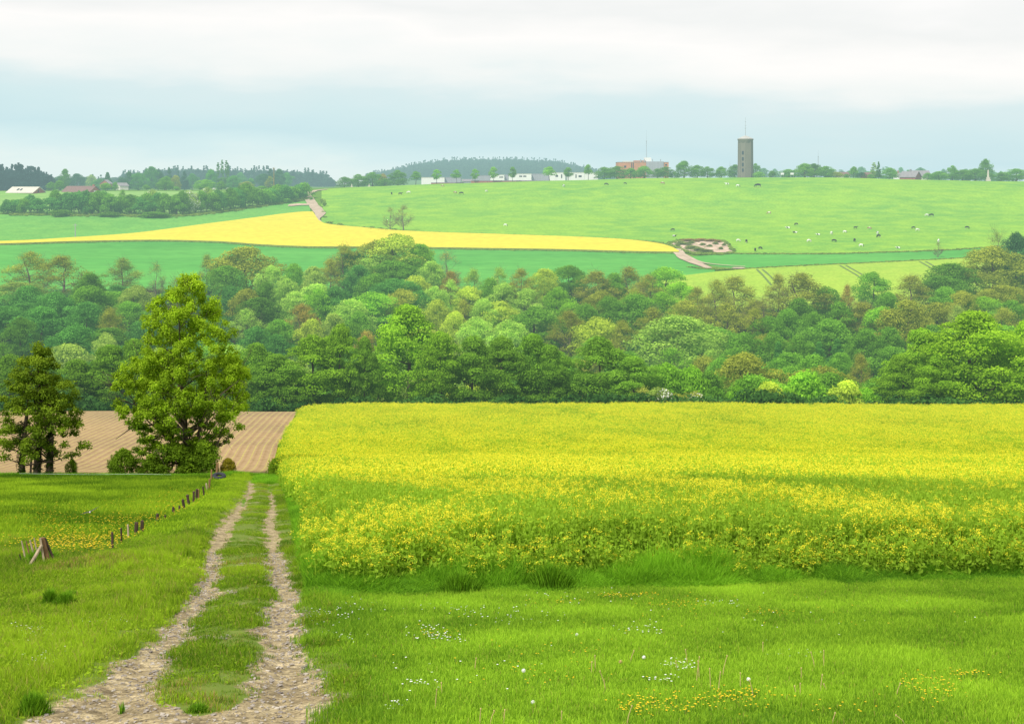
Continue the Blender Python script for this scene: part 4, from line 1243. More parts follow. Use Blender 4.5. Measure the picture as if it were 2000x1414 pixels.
scatter('rough_field_grass', mkpts(CV[:, 0], CV[:, 1], .25), r6.integers(0, 3, len(CV)), r6.uniform(0, 6, len(CV)), np.stack([sq * 1.1, sq * 1.1, sq * .7], -1), CV[:, 3] + r6.normal(0, .22, len(CV)), rb_, [M['rough']], label='rough grass along the far field edges and in the pasture', cat='grass')

# ---- hedge on the left hillside
HB = [(-500, 421), (40, 420), (200, 421), (330, 423), (420, 417), (500, 405), (560, 397), (600, 388)]
rh = random.Random(9)
u = 14
while u < 606:
    if not (78 < u < 96 or 500 > u > 1000):
        vb = float(ip(np.array([u]), HB)[0]); Yb = float(Yat(u, vb - 2)) + rh.uniform(-3, 6)
        hpx = rh.uniform(32, 46) if 100 < u < 500 else rh.uniform(26, 36)
        if u < 40: hpx = 26
        blossom = abs(u - 376) < 10 or abs(u - 402) < 7 or abs(u - 300) < 6
        tone = rh.choice(['deep green', 'blue green', 'mid green', 'blue green', 'deep green'])
        put_tree(u, Yb, htop=vb - 3 - hpx * (1.15 if blossom else 1), width=rh.uniform(34, 46), var='blossomshrub' if blossom else 'shrub', tone='grey green' if blossom else tone, row='hedge on the left hillside', group='shrubs of the long hillside hedge', cat='shrub')
        if not blossom and rh.random() < .0: pass
    u += rh.uniform(10, 15)
for u_, v_, w_, h_, tn in [(120, 424, 40, 14, 'deep green'), (215, 424, 50, 10, 'deep green'), (300, 426, 60, 12, 'deep green'), (585, 388, 26, 18, 'deep green'), (634, 404, 9, 14, 'grey green'), (629, 398, 8, 10, 'grey green'), (608, 392, 8, 6, 'mid green'), (560, 398, 20, 10, 'mid green')]:
    X, Y, z = ground(u_, v_)
    put_tree(u_, Y, htop=v_ - h_, width=w_, var='shrub', tone=tn, row='hillside near the winding track', cat='shrub', group='low shrubs on the hillside')
put_tree(240, float(Yat(240, 412)), htop=370, width=24, var='sparse', tone='fresh green', label='pale slender tree standing up out of the hillside hedge', group=None)
# scrub on the brown bank
for u_, v_, w_, h_ in [(1352, 477, 16, 4), (1372, 481, 14, 4), (1386, 484, 12, 3), (1398, 479, 14, 4), (1408, 489, 12, 3), (1345, 486, 14, 5), (1360, 474, 20, 4), (1402, 475, 16, 4), (1414, 482, 9, 3), (1324, 482, 12, 4), (1340, 480, 30, 7), (1352, 488, 34, 8), (1364, 492, 34, 8), (1376, 494, 30, 7), (1330, 477, 22, 6), (1346, 472.5, 34, 5), (1368, 472, 34, 5), (1390, 473, 30, 5)]:
    X, Y, z = ground(u_, v_)
    put_tree(u_, Y, htop=v_ - h_, width=w_, var='shrub', tone='grey green' if v_ > 475 else 'brownish', col=(.10, .15, .08) if v_ > 475 else (.15, .12, .09), row='brown bank', cat='shrub', group='scrub on the brown bank')
X, Y, z = ground(762, 452)
put_tree(762, Y, htop=404, width=34, var='bare', tone='brownish', label='narrower left one of two bare trees in the pasture', group='two bare trees at the pasture edge')
X, Y, z = ground(790, 453)
put_tree(788, Y, htop=401, width=46, var='bare', tone='brownish', label='wider right one of two bare trees in the pasture', group='two bare trees at the pasture edge')
X, Y, z = ground(1832, 505)
put_tree(1832, Y, htop=472, width=20, var='bare', tone='brownish', label='spindly bare sapling between wheat strip and barley on the right')

# ---- trees along the ridge on the right and the village
RIDGE = [ # u, top, width, var, tone, Y
 (673, 346, 26, 'round', 'deep green', 905), (700, 341, 28, 'round', 'deep green', 905), (728, 337, 34, 'round', 'deep green', 905), (748, 340, 20, 'round', 'reddish brown', 950), (752, 349, 26, 'dome', 'deep green', 900), (777, 333, 27, 'round', 'deep green', 900),
 (812, 335, 24, 'lollipop', 'mid green', 885), (853, 332, 20, 'lollipop', 'fresh green', 872), (892, 332, 18, 'lollipop', 'mid green', 885), (928, 331, 18, 'lollipop', 'fresh green', 890), (964, 327, 18, 'lollipop', 'fresh green', 885), (1001, 327, 16, 'lollipop', 'mid green', 885), (1073, 326, 26, 'lollipop', 'fresh green', 880), (1110, 328, 19, 'lollipop', 'deep green', 880), (1149, 322, 20, 'lollipop', 'mid green', 880),
 (1180, 327, 32, 'dome', 'mid green', 885), (1205, 325, 34, 'dome', 'deep green', 885), (1232, 329, 28, 'dome', 'mid green', 882), (1258, 325, 34, 'dome', 'mid green', 882), (1284, 330, 22, 'dome', 'deep green', 885), (1300, 326, 26, 'round', 'deep green', 885), (1318, 336, 16, 'dome', 'deep green', 890),
 (1336, 315, 30, 'round', 'mid green', 880), (1362, 323, 26, 'round', 'deep green', 880), (1382, 326, 24, 'dome', 'deep green', 880), (1409, 326, 26, 'round', 'mid green', 882), (1436, 322, 28, 'round', 'deep green', 930), (1476, 320, 18, 'round', 'deep green', 930), (1482, 336, 20, 'dome', 'fresh green', 885), (1508, 334, 14, 'round', 'deep green', 885),
 (1540, 331, 30, 'dome', 'mid green', 890), (1572, 320, 38, 'round', 'fresh green', 880), (1590, 320, 30, 'round', 'dark green', 888), (1612, 325, 30, 'round', 'mid green', 880), (1632, 336, 26, 'dome', 'olive', 880), (1668, 326, 18, 'round', 'mid green', 890), (1683, 337, 16, 'dome', 'dark blue green', 885), (1707, 318, 14, 'poplar', 'grey green', 900),
 (1716, 316, 15, 'conifer', 'dark green', 880), (1738, 328, 24, 'round', 'mid green', 885), (1835, 335, 34, 'dome', 'mid green', 885), (1860, 324, 20, 'round', 'mid green', 890), (1880, 332, 40, 'dome', 'deep green', 890), (1905, 330, 36, 'dome', 'mid green', 890), (1925, 311, 24, 'round', 'deep green', 895), (1955, 337, 24, 'round', 'deep green', 890), (1812, 338, 20, 'dome', 'mid green', 890), (1985, 330, 40, 'round', 'mid green', 890), (1700, 340, 14, 'dome', 'mid green', 890), (1653, 340, 12, 'dome', 'mid green', 890)]
for (u, top, wpx, var, tone, Y) in RIDGE:
    put_tree(u, Y, htop=top, width=wpx * (1.0 if var in ('lollipop', 'conifer', 'poplar') else 1.3), var='dome' if var == 'round' else var, tone=tone, row='skyline ridge', group='trees along the skyline ridge')
# paler trees farther behind the village
rb = random.Random(3)
for i in range(30):
    u = 1495 + i * 16.5 + rb.uniform(-6, 6); Y = rb.uniform(1250, 1700)
    put_tree(u, Y, htop=rb.uniform(324, 338), width=rb.uniform(16, 30), var=rb.choice(['round', 'dome', 'round', 'poplar']), tone='blue green', row='haze behind the ridge', group='hazy trees beyond the village')
# left horizon trees
LEFT = [(127, 331, 26, 'round', 'deep green', 1000), (118, 345, 50, 'round', 'dark blue green', 1150), (150, 340, 34, 'round', 'dark blue green', 1150), (178, 342, 32, 'dome', 'grey green', 1200), (210, 337, 28, 'pointed', 'dark blue green', 1000), (195, 350, 30, 'dome', 'blue green', 1100), (115, 353, 22, 'round', 'mid green', 880), (207, 358, 26, 'shrub', 'fresh green', 842),
 (238, 347, 22, 'round', 'dark blue green', 1050), (252, 336, 22, 'round', 'dark blue green', 1000), (270, 338, 34, 'round', 'blue green', 1000), (295, 326, 30, 'round', 'blue green', 1050), (309, 332, 26, 'round', 'dark blue green', 1060), (330, 327, 26, 'pointed', 'dark blue green', 1100), (325, 345, 30, 'dome', 'mid green', 900), (343, 343, 26, 'round', 'brownish', 960), (322, 353, 34, 'dome', 'deep green', 870),
 (360, 335, 26, 'conifer', 'dark blue green', 1080), (348, 334, 12, 'conifer', 'dark blue green', 1200), (375, 340, 26, 'round', 'blue green', 1100), (412, 331, 28, 'round', 'blue green', 1050), (400, 351, 44, 'dome', 'fresh green', 880), (432, 354, 22, 'dome', 'mid green', 860), (427, 318, 9, 'poplar', 'dark green', 1060), (433, 313, 9, 'poplar', 'dark green', 1060), (441, 314, 10, 'poplar', 'dark green', 1060), (446, 320, 8, 'poplar', 'dark green', 1060),
 (456, 343, 30, 'round', 'blue green', 1000), (482, 355, 28, 'dome', 'olive', 880), (515, 340, 34, 'round', 'dark blue green', 1100), (528, 330, 26, 'conifer', 'dark blue green', 1150), (545, 331, 30, 'round', 'dark blue green', 1100), (560, 338, 26, 'round', 'blue green', 1150), (527, 344, 22, 'sparse', 'olive', 950), (511, 364, 24, 'shrub', 'fresh green', 850), (584, 364, 26, 'shrub', 'fresh green', 842), (490, 348, 20, 'round', 'blue green', 1100), (470, 338, 22, 'round', 'blue green', 1300), (285, 362, 18, 'shrub', 'mid green', 860), (60, 352, 30, 'round', 'dark blue green', 1100), (100, 356, 20, 'dome', 'deep green', 900), (225, 356, 16, 'dome', 'mid green', 870), (390, 362, 16, 'shrub', 'mid green', 850), (345, 364, 14, 'shrub', 'mid green', 850)]
for (u, top, wpx, var, tone, Y) in LEFT:
    put_tree(u, Y, htop=top, width=wpx, var=var, tone=tone, row='left skyline', group='trees along the left skyline', cat='tree' if var != 'shrub' else 'shrub')

# ---- far woods that read as one mass
def far_wood(name, pts, conifer_share, col, label, seed, h=15):
    r = np.random.default_rng(seed)
    m_ = foliage(name + '_leaves', col, .5, 1.4, .1, .1, inst=True)
    src = []
    for k in range(3):
        _, cb = make_tree(seed + k, kind='round', W=9, H=h, base=.0, nc=20, per=34, size=1.1, crc=(.2, .3)); src.append(cb)
    for k in range(2):
        _, cb = make_tree(seed + 9 + k, kind='cone', W=6, H=h * 1.25, base=.0, nc=24, per=24, size=1.0, crc=(.16, .24)); src.append(cb)
    n = len(pts)
    P = mkpts(pts[:, 0], pts[:, 1], -1.0)
    kd = np.where(r.random(n) < conifer_share, 3 + r.integers(0, 2, n), r.integers(0, 3, n))
    s = r.uniform(.75, 1.2, n)
    scatter(name, P, kd, r.uniform(0, 6, n), np.stack([s, s, s * pts[:, 2]], -1), r.uniform(-.3, .3, n), src, [m_], label=label, cat='wood')


r7 = np.random.default_rng(77)
def woodpts(u0, u1, y0, y1, n, hs=1.0):
    u = r7.uniform(u0, u1, n); Y = r7.uniform(y0, y1, n)
    return np.stack([(u - 1000) / F * Y, Y, np.full(n, hs)], -1)


X = r7.uniform(-240, 180, 2200); Y = r7.uniform(2080, 2640, 2200)
hx = np.exp(-((X + 30) / 165) ** 4) * np.exp(-((Y - 2600) / 430) ** 2)
ok = hx > .12
far_wood('wooded_hill', np.stack([X[ok], Y[ok], np.full(ok.sum(), .85)], -1), .35, (.05, .11, .06), 'hazy blue wooded hill behind the white blocks', 300)
P1 = woodpts(-60, 95, 1050, 1240, 260, 1.0)
P1[:, 2] = np.interp(1000 + F * P1[:, 0] / P1[:, 1], [-60, 40, 75, 95], [.98, 1.0, .92, .75])
far_wood('dark_conifer_wood', P1, .75, (.022, .055, .050), 'dark conifer wood behind the left farmhouse', 320, h=14)
P2_ = woodpts(240, 650, 1500, 1900, 620, 1.0)
uu = 1000 + F * P2_[:, 0] / P2_[:, 1]
P2_[:, 2] = np.interp(uu, [240, 340, 480, 560, 600, 640, 652], [.8, 1.05, 1.0, .95, .9, .72, .3])
far_wood('hazy_wood', P2_, .3, (.04, .10, .06), 'long hazy wood along the left skyline', 340, h=15.5)
P3_ = woodpts(100, 330, 1500, 1700, 200, .62)
far_wood('pale_copse', P3_, .1, (.08, .15, .08), 'pale hazy copse beyond the brown-roofed barn', 350, h=15)

# ---- the big ash by the track, its shrubs and the dark tree at the left edge
def envelope_tree(rows, u0, Y, seed, n, rc, per, size, depth=.85, droop=.0, cgen=.5):
    """clumps filling an outline given as (row, left column, right column)"""
    r = np.random.default_rng(seed)
    z0 = float(Z((u0 - 1000) / F * Y, Y)); k = Y / F
    T = np.array(rows, float)
    v = T[:, 0]; zt = -(v - HV) * k - z0; xl = (T[:, 1] - u0) * k; xr = (T[:, 2] - u0) * k
    zz_ = r.uniform(zt.min(), zt.max(), n * 3)
    o_ = np.argsort(zt)
    L = np.interp(zz_, zt[o_], xl[o_]); R = np.interp(zz_, zt[o_], xr[o_])
    keep = r.random(n * 3) < (R - L) / (R - L).max()
    zz_, L, R = zz_[keep][:n], L[keep][:n], R[keep][:n]
    m = (L + R) / 2; h = (R - L) / 2
    a = r.uniform(0, 2 * np.pi, len(zz_)); q = r.random(len(zz_)) ** cgen
    C = np.stack([m + np.cos(a) * q * np.maximum(h - rc * .8, .05), np.sin(a) * q * np.maximum(h * depth - rc * .6, .05), zz_], -1)
    Rc = rc * r.uniform(.6, 1.25, len(C))
    return r, z0, C, Rc


ASH = [(536, 352, 384), (556, 338, 402), (580, 285, 412), (600, 278, 440), (625, 268, 466), (650, 285, 470), (675, 272, 478), (700, 245, 488), (730, 218, 492), (760, 206, 497), (790, 210, 494), (815, 225, 488), (840, 240, 480), (865, 250, 455), (890, 258, 445), (910, 262, 440)]
Y = 108.0
r, z0, C, Rc = envelope_tree(ASH, 365, Y, 500, 600, .42, 1, .2, cgen=.42)
low = C[:, 2] < (-(815 - HV) * Y / F - z0)
keep = ~(low & (r.random(len(C)) < .30))
C, Rc = C[keep], Rc[keep]
ex = np.stack([r.uniform(-3.6, 3.2, 90), r.uniform(-2.2, 1.6, 90), r.uniform(.5, 4.6, 90)], -1); ex[:, 0] *= .55 + .45 * ex[:, 2] / 4.6
C = np.concatenate([C, ex]); Rc = np.concatenate([Rc, r.uniform(.28, .5, 90)])
b = MB(); ct = np.clip(.46 + r.normal(0, .16, len(C)) + .02 * (C[:, 2] - 7), .1, 1)
low = C[:, 2] < 4
clump_leaves(b, C[~low], Rc[~low], 165, .13, r, flat=1.15, ct=ct[~low], shell=.35, jit=.7, droop=.45)
clump_leaves(b, C[low], Rc[low] * .9, 110, .14, r, flat=.8, ct=ct[low] - .1, shell=.3, jit=.7, droop=.2)
X = (365 - 1000) / F * Y
ash = thing('ash_tree', 'tall yellow-green tree with uneven crown beside the track', 'tree', (X, Y, z0))
b0 = branch_mesh(r, 13.0, .24, C[r.permutation(len(C))[:70]], base_h=.16, twigs=2)
b0.tube([(-.25, 0, -.4), (-.9, .2, 2.2), (-1.6, .3, 4.2), (-2.2, .2, 6.4)], [.17, .14, .10, .04], 6)
b0.tube([(.25, 0, -.4), (.8, -.2, 2.5), (1.3, -.3, 5.2), (1.5, -.3, 7.8)], [.16, .13, .09, .03], 6)
b0.tube([(-.9, .2, 2.2), (-2.4, .1, 3.6), (-3.9, 0, 3.4), (-5.0, 0, 2.6)], [.10, .08, .05, .02], 5)
b0.tube([(-1.2, .2, 3.0), (-2.8, -.3, 4.8), (-4.6, -.3, 5.4)], [.09, .06, .02], 5)
obj('trunk', b0.mesh('ash_trunk', [M['bark']], True), ash)
cr = obj('crown', b.mesh('ash_crown', [M['leaf']]), ash); cr.color = (.205, .37, .03, 1)

LT = [(676, 62, 88), (690, 46, 108), (720, 20, 128), (760, -5, 160), (800, -5, 160), (840, -10, 178), (870, -10, 185), (895, 0, 165)]
Y = 105.0
r, z0, C, Rc = envelope_tree(LT, 80, Y, 520, 270, .46, 1, .2)
low = C[:, 2] < 3.4
keep = ~(low & (r.random(len(C)) < .45) & (C[:, 0] > .7))
C, Rc = C[keep], Rc[keep]
b = MB(); ct = np.clip(.40 + r.normal(0, .16, len(C)), .05, 1)
clump_leaves(b, C, Rc, 110, .14, r, flat=.9, ct=ct, shell=.3, jit=.7, droop=.2)
X = (80 - 1000) / F * Y
lt = thing('multi_stem_tree', 'dark tree with several ivy-clad stems at the left edge of the paddock', 'tree', (X, Y, z0))
b0 = MB()
for dx, hh_, rr in ((-1.35, 6.5, .2), (-.3, 7.8, .24), (.55, 7.2, .22), (-.75, 5.5, .07)):
    b0.tube([(dx, 0, -.4), (dx + .1, .1, hh_ * .35), (dx * .8 + .15, 0, hh_ * .7), (dx * .6, 0, hh_)], [rr * 1.2, rr * .9, rr * .55, .03], 7)
for tp in C[r.permutation(len(C))[:36]]:
    s_ = r.choice([-1.3, -.3, .55]); z1 = min(max(tp[2] - abs(tp[0] - s_) * .6, .8), 6)
    b0.tube([(s_ * .9, 0, z1), tuple((np.array([s_ * .9, 0, z1]) + tp) / 2 + r.normal(0, .12, 3)), tuple(tp)], [.06, .04, .012], 4, cap=False)
obj('trunk', b0.mesh('multi_stem_trunk', [M['bark']], True), lt)
cr = obj('crown', b.mesh('multi_stem_crown', [M['leaf']]), lt); cr.color = (.135, .24, .026, 1)
b = MB()       # ivy on the stems
C = np.concatenate([np.stack([np.full(22, dx) + r.normal(0, .08, 22), r.normal(0, .1, 22), np.linspace(.1, 3.6, 22)], -1) for dx in (-1.35, -.25, .6)])
clump_leaves(b, C, np.full(len(C), .3), 70, .10, r, ct=np.full(len(C), .3), shell=.6)
cr = obj('ivy', b.mesh('stem_ivy', [M['leaf']]), lt); cr.color = (.03, .07, .012, 1)

for (u, vb, top, wpx, tone, lab) in [(240, 922, 878, 62, 'mid green', 'small bushy shrub left of the big tree, at the end of the paddock'), (345, 926, 868, 96, 'deep green', 'dark shrub at the foot of the big tree'), (395, 926, 862, 64, 'mid green', 'leafy shrub right of the big tree trunk, beside the tall posts'), (300, 924, 893, 60, 'deep green', 'low dark shrub left of the big tree trunk'), (540, 925, 895, 40, 'mid green', 'small green shrub at the near left corner of the rapeseed'), (445, 930, 905, 30, 'olive', 'scraggy bush between tall posts and ploughed field'), (140, 922, 906, 22, 'mid green', 'tiny bush in front of the ploughed field at left')]:
    Y = 106 if u != 540 else 103
    t = put_tree(u, Y, htop=top, width=wpx * 1.1, var='shrub', tone=tone, label=lab, cat='shrub', name='shrub')
# finer leaves for these nearer shrubs
for i in range(3):
    tb, cb = make_tree(600 + i, kind='dome', W=3, H=1.8, base=.0, nc=60, per=110, size=.11, crc=(.10, .18), trunkr=.04)
    variant(f'nearshrub{i}', tb, cb, None, 3, 1.8)
for o_ in [q for q in COL.objects if q.name.split('.')[0] == 'shrub']:
    for ch in o_.children:
        if ch.name.startswith('crown'): ch.color = [ch.color[0] * .9, ch.color[1] * .7, ch.color[2] * .55, 1]
    i = random.randrange(3); s0 = o_.scale.copy()
    for ch in o_.children:
        ch.data = VARM[f'nearshrub{i}'][1 if ch.name.startswith('crown') else 0]
    o_.scale = (s0[0] * 6 / 3, s0[1] * 6 / 3, s0[2] * 4.6 / 1.8)


# ---- tree labels
ORD = ['', 'second', 'third', 'fourth', 'fifth', 'sixth', 'seventh', 'eighth', 'ninth', 'tenth']
ROWREL = {'skyline ridge': 'on the skyline ridge by', 'left skyline': 'on the left skyline by', 'haze behind the ridge': 'in the haze behind', 'hedge on the left hillside': 'in the hillside hedge below', 'brown bank': 'on the brown bank below', 'hillside near the winding track': 'on the hillside below'}
cells = {}
for d in TREES:
    lm = min(LM, key=lambda q: abs(q[0] - d['u']))[1]
    d['lm'] = lm
    cells.setdefault((d['row'], lm, d['tone'], d['shape'], d['what']), []).append(d)
for key, ds in cells.items():
    row, lm, tone, shape, what = key
    rel = ROWREL.get(row, f'in the {row} below')
    if row == 'brown bank': place = 'on the brown bank'
    elif row in ROWREL: place = f'{rel} {lm}'
    else: place = f'{row}, below {lm}'
    ds.sort(key=lambda d: d['u'])
    for i, d in enumerate(ds):
        if len(ds) == 1: w_ = ''
        elif len(ds) == 2: w_ = ('left ', 'right ')[i]
        else: w_ = ('leftmost ' if i == 0 else 'rightmost ' if i == len(ds) - 1 else ORD[i] + ' from left ')
        pre = 'at the ' if row not in ROWREL and row != 'brown bank' else ''
        lab = f'{w_}{tone} {shape} {what} {pre}{place}'
        ws = lab.split()
        if len(ws) > 16: lab = ' '.join(lab.replace(' the ', ' ').split()[:16])
        d['o']['label'] = lab

# ------------------------------------------------------------------ buildings
def bpart(nm, b, mats, parent, smooth=False, **kw):
    return obj(nm, b.mesh(nm, mats, smooth), parent, **kw)


def base_at(u, Y, dz=0):
    X = (u - 1000) / F * Y
    return X, Y, float(Z(X, Y)) + dz


# water tower
Y = 890.0; X, _, z = base_at(1456, Y); k = Y / F
Ht = (345 - 273) * k + 2.0; z = vz(345, Y) - 2.0
tw = thing('water_tower', 'tall polygonal brown-grey concrete water tower with a low pale dome on the ridge', 'tower', (X, Y, z))
R0 = 14.2 * k
b = MB(); b.lathe([(R0 * 1.03, 0), (R0 * .985, Ht * .5), (R0 * .97, Ht * .93), (R0 * .97, Ht)], 8, a0=RAD(22.5 + 14)); bpart('shaft', b, [M['concrete']], tw)
for i in range(8):
    a = RAD(22.5 + 14) + i * math.pi / 4
    b = MB(); P_ = [(math.cos(a) * R0 * q, math.sin(a) * R0 * q, zz0) for q, zz0 in ((1.04, 0), (.995, Ht * .5), (.98, Ht * .95))]
    b.tube(P_, [.28, .26, .25], 4); bpart('corner_rib', b, [M['concrete']], tw)
b = MB(); b.lathe([(R0 * .97, Ht - 1.6), (R0 * 1.02, Ht - 1.0), (R0 * 1.10, Ht - .1), (R0 * 1.10, Ht + .35), (R0 * 1.02, Ht + .36)], 24); bpart('cornice', b, [M['concrete']], tw)
b = MB(); b.lathe([(R0 * 1.10, Ht + .37), (R0 * .85, Ht + .9), (R0 * .5, Ht + 1.6), (R0 * .2, Ht + 2.1), (.3, Ht + 2.25), (.01, Ht + 2.26)], 24); bpart('dome', b, [M['concretelight']], tw, True)
am = RAD(22.5 + 14) + math.pi / 4 * 5.5 - math.pi / 4
fa = None
# window column in the facet that faces left of the camera
best = min([RAD(22.5 + 14) + math.pi / 4 * (i + .5) for i in range(8)], key=lambda q: abs(math.atan2(math.sin(q - RAD(257)), math.cos(q - RAD(257)))))
for zz0 in (.24, .38, .52, .67):
    b = MB(); ca, sa = math.cos(best), math.sin(best); rr = R0 * .99 * math.cos(math.pi / 8)
    cx, cy, cz = ca * rr, sa * rr, Ht * zz0
    tx, ty_ = -sa, ca
    def q4(w, h, o_): return [(cx + tx * w * s1 + ca * o_, cy + ty_ * w * s1 + sa * o_, cz + h * s2) for s1, s2 in ((-1, -1), (1, -1), (1, 1), (-1, 1))]
    V = q4(.5, .95, .02) + q4(.5, .95, .22)
    b.add(V, [(4, 5, 6, 7), (0, 1, 5, 4), (1, 2, 6, 5), (2, 3, 7, 6), (3, 0, 4, 7)]); w_ = bpart('window', b, [M['glass']], tw)
b = MB(); b.tube([(0, 0, Ht + 2.2), (0, 0, Ht + 8.5), (0, 0, Ht + 12.8)], [.16, .10, .05], 5)
for hz_, l in ((6.5, .8), (8.0, .6), (10.3, .5)):
    b.tube([(-l, 0, Ht + hz_), (l, 0, Ht + hz_)], [.05, .05], 4)
bpart('antenna', b, [M['metal']], tw)


def box_building(name, label, cat, u0, u1, vt, vb, Y, wall, depth=10, roof=None, windows=(), door=None, ridge=None, group=None, parapet=True, below=1.5):
    """block with its front at distance Y, top at row vt, reaching below row vb"""
    x0, _ = XY(u0, Y); x1, _ = XY(u1, Y); xc = (x0 + x1) / 2
    zt = vz(vt, Y); zb = vz(vb, Y) - below
    t = thing(name, label, cat, (xc, Y + depth / 2, zb), group)
    w = (x1 - x0) / 2; h = zt - zb
    b = MB(); b.box(-w, w, -depth / 2, depth / 2, 0, h); bpart('wall', b, [wall], t)
    if ridge:     # pitched roof, ridge along X
        rh_ = ridge; ov = .35
        b = MB()
        V = [(-w - ov, -depth / 2 - ov, h - .1), (w + ov, -depth / 2 - ov, h - .1), (w + ov, 0, h + rh_), (-w - ov, 0, h + rh_), (-w - ov, depth / 2 + ov, h - .1), (w + ov, depth / 2 + ov, h - .1)]
        V += [(x, y, z_ + .22) for x, y, z_ in V]
        b.add(V, [(6, 7, 8, 9), (9, 8, 11, 10), (0, 1, 7, 6), (5, 4, 10, 11), (0, 3, 2, 1), (3, 4, 5, 2), (1, 2, 8, 7), (2, 5, 11, 8), (3, 0, 6, 9), (4, 3, 9, 10)])
        bpart('roof', b, [roof], t)
        b = MB(); g = [(-w + .01, -depth / 2, h), (-w + .01, depth / 2, h), (-w + .01, 0, h + rh_ - .1), (w - .01, -depth / 2, h), (w - .01, depth / 2, h), (w - .01, 0, h + rh_ - .1)]
        b.add(g, [(0, 2, 1), (3, 4, 5), (0, 3, 5, 2), (1, 2, 5, 4)]); bpart('gable', b, [wall], t)
    elif parapet:
        b = MB(); b.box(-w - .12, w + .12, -depth / 2 - .12, depth / 2 + .12, h - .02, h + .22); bpart('roof', b, [roof or M['greyclad']], t)
    for (a0, a1, r0, r1) in windows:    # in picture columns and rows
        X0 = (a0 - 1000) / F * Y - xc; X1 = (a1 - 1000) / F * Y - xc; Z1 = vz(r0, Y) - zb; Z0 = vz(r1, Y) - zb
        b = MB(); b.box(X0, X1, -depth / 2 - .05, -depth / 2 + .1, Z0, Z1); fr = bpart('window', b, [M['glass']], t)
    return t, w, h


Yb = 905
G = 'flat-roofed blocks along the ridge'
box_building('flat_roofed_building', 'leftmost plain white block on the ridge behind two small round trees', 'building', 823, 868, 347.5, 361, 900, M['white'], 12, roof=M['cream'], group=G)
box_building('grey_shed', 'grey shed directly right of the leftmost white block', 'building', 868.6, 900, 347.3, 360, 906, M['greyclad'], 12, group=G)
box_building('low_roofed_house', 'low house with sloping grey roof between the two left grey sheds', 'house', 903, 921, 355, 361, 902, M['greyclad'], 9, roof=M['greyroof'], ridge=1.2)
box_building('grey_shed', 'ribbed grey shed left of the white block with one slit window', 'building', 921.6, 957, 343.5, 358, 906, M['greyclad'], 12, group=G)
box_building('flat_roofed_building', 'white block with one slit window behind the fourth small round tree', 'building', 957.6, 985, 342.5, 357, 903, M['white'], 12, roof=M['cream'], windows=[(975, 983, 345.5, 347.5)], group=G)
box_building('grey_shed', 'narrow dark grey link between two white blocks', 'building', 985.6, 993, 342.5, 357, 908, M['greyclad'], 8, group=G)
box_building('flat_roofed_building', 'wide white block with a pair of slit windows in mid ridge', 'building', 993.6, 1038, 340.5, 356, 903, M['white'], 12, roof=M['cream'], windows=[(1014, 1020, 343.5, 346), (1022, 1028, 343.5, 346)], group=G)
box_building('grey_shed', 'long grey shed right of the wide white block', 'building', 1038.6, 1072, 340.5, 354, 908, M['greyclad'], 12, group=G)
box_building('flat_roofed_building', 'white block with one square and one tall window', 'building', 1072.6, 1104, 338, 353, 903, M['white'], 12, roof=M['cream'], windows=[(1085, 1090, 342.5, 346), (1096, 1098, 341, 348.5)], group=G)
box_building('flat_roofed_building', 'white block with tall slit left of a square window', 'building', 1104.6, 1141, 338, 352, 905, M['white'], 12, roof=M['cream'], windows=[(1124, 1126, 341, 348), (1130, 1136, 343, 346.5)], group=G)
box_building('flat_roofed_building', 'rightmost low white block beside the dark bushes', 'building', 1141.6, 1168, 339, 351, 903, M['white'], 12, roof=M['cream'], group=G)
box_building('brick_garden_wall', 'left stretch of low red brick wall before the grey sheds', 'wall', 842, 906, 357.5, 361, 890, M['brick'], .5)
box_building('brick_garden_wall', 'longer right stretch of low red brick wall before the white blocks', 'wall', 920, 1075, 353.5, 358, 890, M['brick'], .5)
# brick office block
t_, w_, h_ = box_building('brick_office_block', 'orange brick and grey office block with a white roof box', 'building', 1206, 1306, 317.5, 345, 960, M['orange'], 16, roof=M['greyroof'], windows=[(1219, 1223, 324, 328), (1233, 1235, 318.5, 330), (1236.5, 1238, 318.5, 330), (1299, 1303, 321, 324)])
k = 960 / F
b = MB(); b.box(-6 * k * .9, 10.5 * k * 2, -8.25, 6, 0, h_ + .3); 
b = MB(); b.box((1262 - 1256) * k, (1296 - 1256) * k, -8.6, 7, 0, h_ + .5); bpart('grey_wing', b, [M['greyclad']], t_)
b = MB(); b.box((1240 - 1256) * k, (1262 - 1256) * k, -5, 5, h_ + .2, h_ + 1.2); bpart('roof_storey', b, [M['orange']], t_)
b = MB(); b.box((1261 - 1256) * k, (1273 - 1256) * k, -4, 4, h_ + .5, h_ + 3.0); bpart('roof_box', b, [M['white']], t_)
b = MB(); b.box((1218 - 1256) * k, (1238 - 1256) * k, -4, 4, h_ + .22, h_ + .9); bpart('skylight', b, [M['cream']], t_)
for uu in (1252, 1259, 1275, 1291):
    b = MB(); b.box((uu - 1256.8) * k, (uu - 1255.2) * k, -6, -5.4, h_, h_ + 2.0); bpart('chimney', b, [M['metal']], t_)


